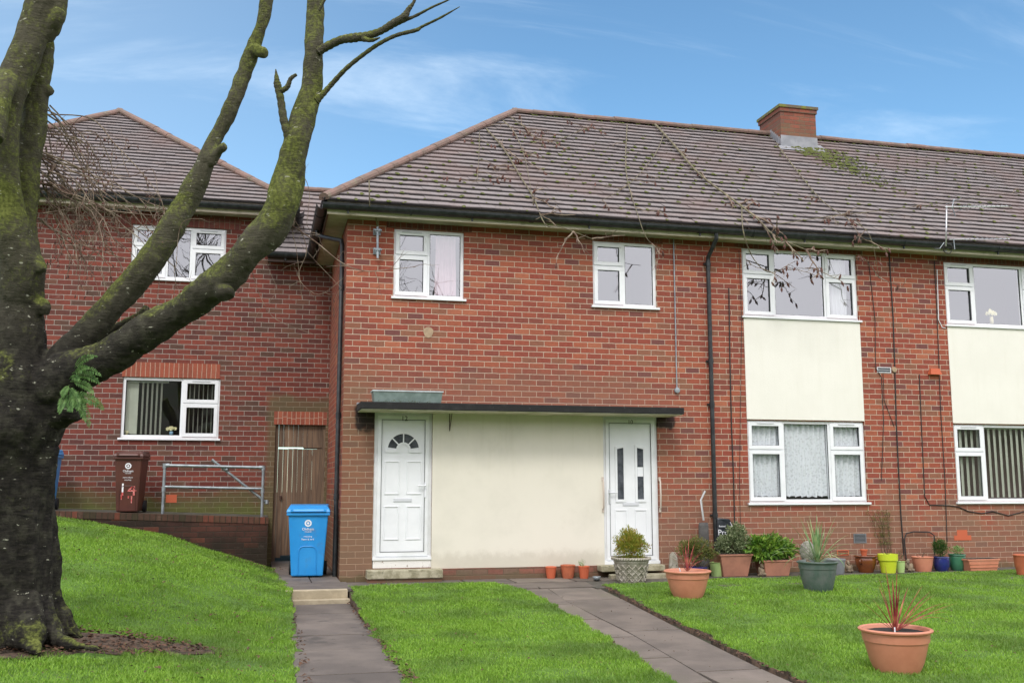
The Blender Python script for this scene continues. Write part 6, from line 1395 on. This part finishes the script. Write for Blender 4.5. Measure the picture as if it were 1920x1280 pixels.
for bi, cps in enumerate(boughs):
    if bi in (0, 1, 5, 6, 8, 9, 10): cps = [(x-5, y, d, r*.985) for x, y, d, r in cps]
    P, r = bough(cps); big = max(r) > .06; r = [q*.91*(1+.04*math.sin(i*.31+cps[0][0])+.03*math.sin(i*.13)) for i, q in enumerate(r)]
    b.tube(P, r, 20 if big else 10)
tree = thing('tree', 'large mossy pollarded tree with thick lopped limbs at the left edge', 'tree', tuple(TB))
raw = b.build('trunk', m_bark, tree)
rm = raw.modifiers.new('r', 'REMESH'); rm.mode = 'VOXEL'; rm.voxel_size = .011; rm.use_smooth_shade = True
sm_ = raw.modifiers.new('s', 'SMOOTH'); sm_.iterations = 6; sm_.factor = .6
dg = bpy.context.evaluated_depsgraph_get(); me2 = bpy.data.meshes.new_from_object(raw.evaluated_get(dg)); raw.modifiers.clear(); old = raw.data; raw.data = me2; me2.materials.clear(); me2.materials.append(m_bark)
nv = len(me2.vertices); co = np.empty(nv*3, np.float32); me2.vertices.foreach_get('co', co); co = co.reshape(-1, 3); no = np.empty(nv*3, np.float32); me2.vertices.foreach_get('normal', no); no = no.reshape(-1, 3)
print('tree verts', nv)
dsp = np.array([mnoise.fractal(Vector((float(c[0])*5, float(c[1])*5, float(c[2])*2.2)), 1.0, 2.0, 3)*.020+mnoise.noise(Vector((float(c[0])*22, float(c[1])*22, float(c[2])*13)))*.0075+mnoise.fractal(Vector((float(c[0])*15, float(c[1])*15, float(c[2])*2.6)), 1.0, 2.0, 3)*.016*max(0., min(1., (2.5-float(c[2]))/.8)) for c in co], np.float32)
# vertical fluting on the lower trunk
hz_ = co[:, 2]; ang = np.arctan2(co[:, 1], co[:, 0]+.15); dsp += (np.clip((1.9-hz_)/1.2, 0, 1)*(.016*np.sin(ang*7+hz_*.8)+.010*np.sin(ang*13+hz_*2))).astype(np.float32)
co += no*dsp[:, None]; me2.vertices.foreach_set('co', co.ravel()); me2.polygons.foreach_set('use_smooth', [True]*len(me2.polygons)); me2.update()
def limb(cps, n=8, sides=8, name='branch', mat=m_bark, par=None):
    P, r = bough(cps, n); r = [q*(1+.08*math.sin(i*2.1)) for i, q in enumerate(r)]; return MB().tube(P, r, sides).build(name, mat or m_twig2, par or tree, smooth=True)
D1 = D0-.35
limb([(596, 98, D1, 8), (612, 88, D1, 8.5), (640, 75, D1-.05, 8), (665, 71, D1-.1, 9), (690, 67, D1-.1, 8), (715, 58, D1-.12, 7), (738, 44, D1-.15, 8), (757, 33, D1-.2, 8), (766, 18, D1-.2, 5), (776, 4, D1-.2, 3), (784, -20, D1-.2, 2)])
limb([(676, 71, D1-.1, 7), (695, 76, D1-.15, 4), (712, 71, D1-.2, 1.5)]); limb([(745, 42, D1-.15, 6), (775, 32, D1-.2, 3), (810, 14, D1-.25, 2.2), (845, -2, D1-.3, 1.5), (870, -20, D1-.3, 1.2)])
limb([(592, 188, D1, 10), (604, 178, D1, 6), (622, 158, D1, 5), (650, 128, D1-.05, 4.5), (685, 100, D1-.1, 4.2), (715, 80, D1-.12, 4), (745, 66, D1-.15, 4), (780, 57, D1-.2, 4), (792, 50, D1-.2, 2.8), (825, 34, D1-.25, 2.4), (862, 13, D1-.3, .8)])
limb([(540, 300, D1, 9), (541, 262, D1-.1, 8), (532, 225, D1-.12, 7.5), (526, 185, D1-.12, 7), (520, 158, D1-.12, 7), (519, 150, D1-.12, 5), (517, 130, D1-.12, 1)]); limb([(524, 172, D1-.12, 6), (538, 164, D1-.14, 5), (545, 148, D1-.15, 4), (556, 140, D1-.16, 3)])
limb([(598, 20, D1, 3), (603, 10, D1, 3), (612, -5, D1, 2)])
limb([(150, 655, D0+.3, 12), (185, 640, D0+.35, 10), (225, 612, D0+.4, 9), (262, 592, D0+.45, 8), (275, 575, D0+.5, 6)])

# fern in the fork
fern = thing('fern', 'green fern with arching fronds growing from the fork of the mossy tree', 'fern', tuple(atd(128, 720, D0-.55)))
def frond(start, end, bend, w):
    A_, B_ = np.array(start), np.array(end); mid_ = (A_+B_)/2+np.array(bend); n = 18; P = [(1-t)**2*A_+2*t*(1-t)*mid_+t*t*B_ for t in np.linspace(0, 1, n)]
    b = MB(); b.tube(P, [.0025]*n, 4)
    for i in range(2, n):
        t = P[min(i+1, n-1)]-P[i-1]; t /= np.linalg.norm(t); sd = np.cross(t, -CW); sd /= np.linalg.norm(sd); q = i/(n-1); ww = w*math.sin(min(1, q*1.6+.15)*1.57)*(1-q**3)*1.0+.004
        for s in (-1, 1):
            e = P[i]+sd*s*ww+t*ww*.45-np.array([0, 0, ww*.25])+CW*random.gauss(0, .008); m_ = (P[i]+e)/2
            b.add([P[i]-t*.004, m_+t*.009, e, m_-t*.009], [(0, 1, 2, 3)])
    b.build('frond', m_fern, fern)
m_fern = leafmat('fern_green', [(.05, .12, .03), (.10, .20, .05), (.17, .28, .09)], .6, 25.0, .25)
Df = D0-.55
for (sx_, sy_, ex, ey, bx, bz, w) in ((140, 690, 182, 668, -.03, .06, .035), (135, 700, 190, 705, .02, .09, .035), (135, 705, 186, 720, .05, .07, .035), (132, 715, 175, 738, .05, .05, .04), (130, 730, 167, 800, .06, .02, .05), (135, 735, 195, 768, .05, .04, .05), (128, 725, 148, 770, .03, .02, .05), (128, 735, 112, 775, -.02, .02, .04), (130, 738, 135, 772, .0, .0, .05), (132, 740, 185, 757, .04, .03, .05), (130, 710, 150, 712, .02, .04, .03), (130, 722, 118, 745, -.02, .01, .03), (134, 728, 160, 790, .03, 0, .045), (140, 700, 168, 690, 0, .05, .03)):
    frond(atd(sx_, sy_, Df+.1), atd(ex, ey, Df-random.uniform(0, .12)), np.array([bx, -.03, bz]), w)

# hanging twigs with dry buds
def wander(a, c, n, amp, sag=0.0):
    a, c = np.array(a), np.array(c); L = np.linalg.norm(c-a); P = []; off = np.zeros(3)
    for i in range(n):
        q = i/(n-1); off = off*.75+np.array([random.gauss(0, amp), random.gauss(0, amp), random.gauss(0, amp)])*L; P.append(a+(c-a)*q+off*math.sin(math.pi*q)-np.array([0, 0, sag*L*math.sin(math.pi*q)]))
    return P
def budat(b, p, s):
    d = np.array([random.gauss(0, .4), random.gauss(0, .4), -1]); d /= np.linalg.norm(d); b.tube([p, p+d*s*.5, p+d*s], [s*.10, s*.22, s*.05], 5)
def sprig(b, bd, a, c, r0, depth=2, amp=.03, nb=4, buds=.5, bs=.05):
    n = 8; P = wander(a, c, n, amp, -.02); b.tube(P, [r0*(1-.65*i/(n-1)) for i in range(n)], 5, cap=False); L = np.linalg.norm(np.array(c)-np.array(a))
    if random.random() < buds: budat(bd, P[-1], bs)
    if depth > 0:
        for k in range(nb):
            i = random.randint(2, n-1); d = (P[i]-P[i-1])/np.linalg.norm(P[i]-P[i-1])+np.array([random.gauss(0, .7), random.gauss(0, .5), random.gauss(-.1, .6)]); d /= np.linalg.norm(d)
            sprig(b, bd, P[i], P[i]+d*L*random.uniform(.18, .42), r0*.55, depth-1, amp, max(1, nb-2), buds, bs)
            if random.random() < buds: budat(bd, P[i], bs)
tw = MB(); bd = MB(); random.seed(21)
for k in range(36):     # dense curtain of twigs right of the upper trunk
    sy_ = random.uniform(190, 420); a = atd(random.uniform(70, 92), sy_, D0+.2); ex = random.choice([random.uniform(110, 230), random.uniform(180, 350)]); ey = sy_+random.uniform(20, 230)
    c = atd(ex, min(ey, 500), D0+random.uniform(.1, 1.0)); m_ = atd(random.uniform(95, max(110, ex-20)), sy_+random.uniform(30, 60), D0+.5)
    P = [a, m_]; n = 9; Q = [(1-t)**2*a+2*t*(1-t)*m_+t*t*c for t in np.linspace(0, 1, n)]; Q = [q+np.array([random.gauss(0, .012) for _ in range(3)]) for q in Q]
    r0 = random.uniform(.005, .009); tw.tube(Q, [r0*(1-.6*i/(n-1)) for i in range(n)], 5, cap=False)
    for q in Q[2:]:
        for rep in range(random.choice([0, 0, 1, 1])):
            d = np.array([random.gauss(.15, .5), random.gauss(0, .4), random.gauss(-.75, .5)]); d /= np.linalg.norm(d); sprig(tw, bd, q, q+d*random.uniform(.15, .50), r0*.5, 1, .03, 2, .30, .030)
for (pts, r0) in (([(90, 250, .2), (150, 262, .4), (165, 300, .45), (140, 380, .5), (165, 440, .5)], .006), ([(85, 215, .2), (170, 222, .5), (215, 270, .5), (262, 320, .55), (300, 370, .55), (307, 400, .55)], .006), ([(92, 330, .2), (110, 300, .3), (140, 255, .45), (180, 250, .5), (212, 320, .6), (208, 360, .6)], .006), ([(80, 400, .2), (150, 390, .5), (220, 390, .6), (290, 395, .6), (300, 380, .6)], .006),
                  ([(95, 410, .2), (110, 445, .3), (170, 480, .35), (200, 540, .4)], .004)):
    Q, _ = bough([(x, y, D0+d, 3) for x, y, d in pts], 5); tw.tube(Q, [r0*(1-.6*i/(len(Q)-1)) for i in range(len(Q))], 6)
    for q in Q[4::3]: d = np.array([random.gauss(.1, .5), random.gauss(0, .4), random.gauss(-.7, .5)]); d /= np.linalg.norm(d); sprig(tw, bd, q, q+d*random.uniform(.12, .35), r0*.5, 1, .03, 2, .6, .032)
for (pts, r0) in (([(543, 420, 0), (590, 452, -.02), (640, 492, -.05), (682, 508, -.08), (720, 506, -.1), (780, 500, -.15)], .0055), ([(540, 400, 0), (560, 425, 0), (575, 470, 0), (560, 520, 0), (598, 552, 0), (645, 520, 0)], .004), ([(545, 340, 0), (552, 380, 0), (548, 430, 0), (556, 470, 0), (566, 560, 0)], .0045),
                  ([(545, 365, 0), (565, 330, -.05), (580, 360, -.05), (575, 420, -.05)], .004), ([(470, 500, 0), (490, 560, 0), (520, 600, 0), (600, 630, 0)], .003), ([(548, 430, 0), (600, 440, .05), (560, 450, .1), (640, 540, 0)], .003), ([(505, 440, 0), (500, 490, 0), (520, 540, 0)], .003), ([(330, 500, .3), (340, 420, .3), (380, 410, .3)], .003), ([(300, 560, .3), (285, 590, .3), (260, 620, .3)], .003)):
    Q, _ = bough([(x, y, D1+d, 3) for x, y, d in pts], 5); tw.tube(Q, [r0*(1-.6*i/(len(Q)-1)) for i in range(len(Q))], 6)
    for q in Q[3::3]:
        if random.random() < .8: d = np.array([random.gauss(.1, .6), random.gauss(0, .3), random.gauss(-.3, .6)]); d /= np.linalg.norm(d); sprig(tw, bd, q, q+d*random.uniform(.08, .22), r0*.5, 1, .03, 2, .1, .02)
a = tag(tw.build('twigs', m_twig, tree), kind='stuff'); tag(bd.build('dry_buds', m_bud, tree), kind='stuff')

# overhanging tree branches, laid on the tiles because their upper ends are unseen
def drape(pts, r0, lab, buds=.5, sub=5, lift=.06, bs=.07):
    r0 *= 1.15
    t3 = []
    for (x, y) in pts:
        g_ = 378+(x-610)*.0655
        t3.append(onroof(x, y, lift+random.uniform(0, .03)) if y < g_-2 else aty(x, y, -.62 if y < g_+40 else -.50))
    n = len(t3); P = []
    for i in range(n-1):
        p0, p1, p2, p3 = t3[max(i-1, 0)], t3[i], t3[i+1], t3[min(i+2, n-1)]
        for k in range(5): t = k/5; P.append(.5*((2*p1)+(-p0+p2)*t+(2*p0-5*p1+4*p2-p3)*t*t+(-p0+3*p1-3*p2+p3)*t**3))
    P.append(t3[-1]); r = thing('draped_branch', lab, 'branch', tuple(P[0])); b = MB(); b.tube(P, [r0*(1-.7*i/(len(P)-1)) for i in range(len(P))], 6); b.build('stem', m_twig2, r, smooth=True)
    s = MB(); bd = MB(); dr = (P[-1]-P[0])/np.linalg.norm(P[-1]-P[0])
    for k in range(int(sub*1.5)):
        i = random.randint(2, len(P)-1); side = np.array([random.gauss(0, 1), 0, 0]); side[1] = side[2] = 0
        d = dr*.6+side*.8+np.array([0, random.gauss(0, .1), random.gauss(0, .45)]); d[1] = d[2]*1.1 if P[i][1] > -.3 else d[1]-.1; d /= np.linalg.norm(d); L = random.uniform(.25, .6); e = P[i]+d*L
        sprig(s, bd, P[i], e, r0*.8, 1, .02, 3, buds*.6, bs*1.35)
    if s.v: tag(s.build('side_twigs', m_twig, r), kind='stuff')
    if bd.v: tag(bd.build('dry_buds', m_bud, r), kind='stuff')
random.seed(5)
drape([(1228, 233), (1262, 270), (1310, 325), (1375, 375), (1420, 410), (1450, 440), (1490, 460), (1540, 478)], .020, 'thickest bare branch sweeping down the tiles from the ridge towards the first wide upper window', .5, 9)
drape([(1391, 382), (1393, 430), (1410, 480), (1440, 510), (1480, 503), (1550, 505)], .009, 'thin drooping twig hanging in front of the first wide upper window', .8, 6)
drape([(912, 242), (945, 280), (975, 330), (1000, 370), (1022, 420), (1050, 425), (1110, 448)], .014, 'bare branch from the roof hip crossing the tiles down to the gutter', .3, 8)
drape([(943, 226), (965, 250), (985, 300), (1000, 385)], .009, 'thin twig parallel to the hip branch left of the second small window', .4, 6)
drape([(955, 218), (985, 240), (1010, 262), (1060, 258), (1100, 235)], .009, 'curved twig close under the roof apex', .8, 7)
drape([(1176, 232), (1173, 300), (1178, 345), (1195, 400), (1215, 450), (1250, 470)], .010, 'straight upright overhanging twig against the tiles over the second small window', .3, 5)
drape([(1245, 250), (1228, 290), (1180, 345), (1120, 380)], .008, 'dark twig running down left from the thickest branch', .2, 3)
drape([(1455, 268), (1490, 315), (1540, 375), (1590, 410), (1630, 440), (1648, 520)], .010, 'pale bare branch falling diagonally below the chimney', .5, 7)
drape([(1460, 420), (1560, 405), (1650, 395), (1760, 382), (1920, 358)], .007, 'long thin overhanging twig almost level across the tiles towards the right edge', .2, 5)
drape([(899, 248), (898, 290), (895, 340)], .007, 'short hanging twig at the hip edge of the tiles', .6, 5)

# bare trees across the road behind the photographer, mirrored in the upper windows
def bare(x, y, h, seed, lab):
    random.seed(seed); z0 = 0.0; z0 = float(12.5*sm(-28, -70, y))-.1; r = thing('tree', lab, 'tree', (x, y, z0), 'bare trees across the road'); b = MB()
    def grow(p, d, L, rad, dep):
        n = 5; P = [p]; dd = d.copy()
        for i in range(n): dd = dd+np.array([random.gauss(0, .12), random.gauss(0, .12), random.gauss(.03, .08)]); dd /= np.linalg.norm(dd); P.append(P[-1]+dd*L/n)
        b.tube(P, [rad*(1-.45*i/n) for i in range(n+1)], 6 if dep > 2 else 4, cap=False)
        if dep == 0: return
        for k in range(3 if dep > 1 else 4):
            i = random.randint(2, n); nd = dd+np.array([random.gauss(0, .65), random.gauss(0, .65), random.gauss(.1, .4)]); nd /= np.linalg.norm(nd); grow(P[i], nd, L*random.uniform(.6, .8), rad*.5, dep-1)
    grow(np.array([x, y, z0]), np.array([0, 0, 1.0]), h*.30, h*.018, 5); b.build('branches', m_stem, r)
bare(-4.2, -31, 24, 3, 'bare tree across the road mirrored in the neighbour upper window')
bare(7.0, -29, 19, 9, 'smaller bare tree across the road mirrored in the pink curtained window')
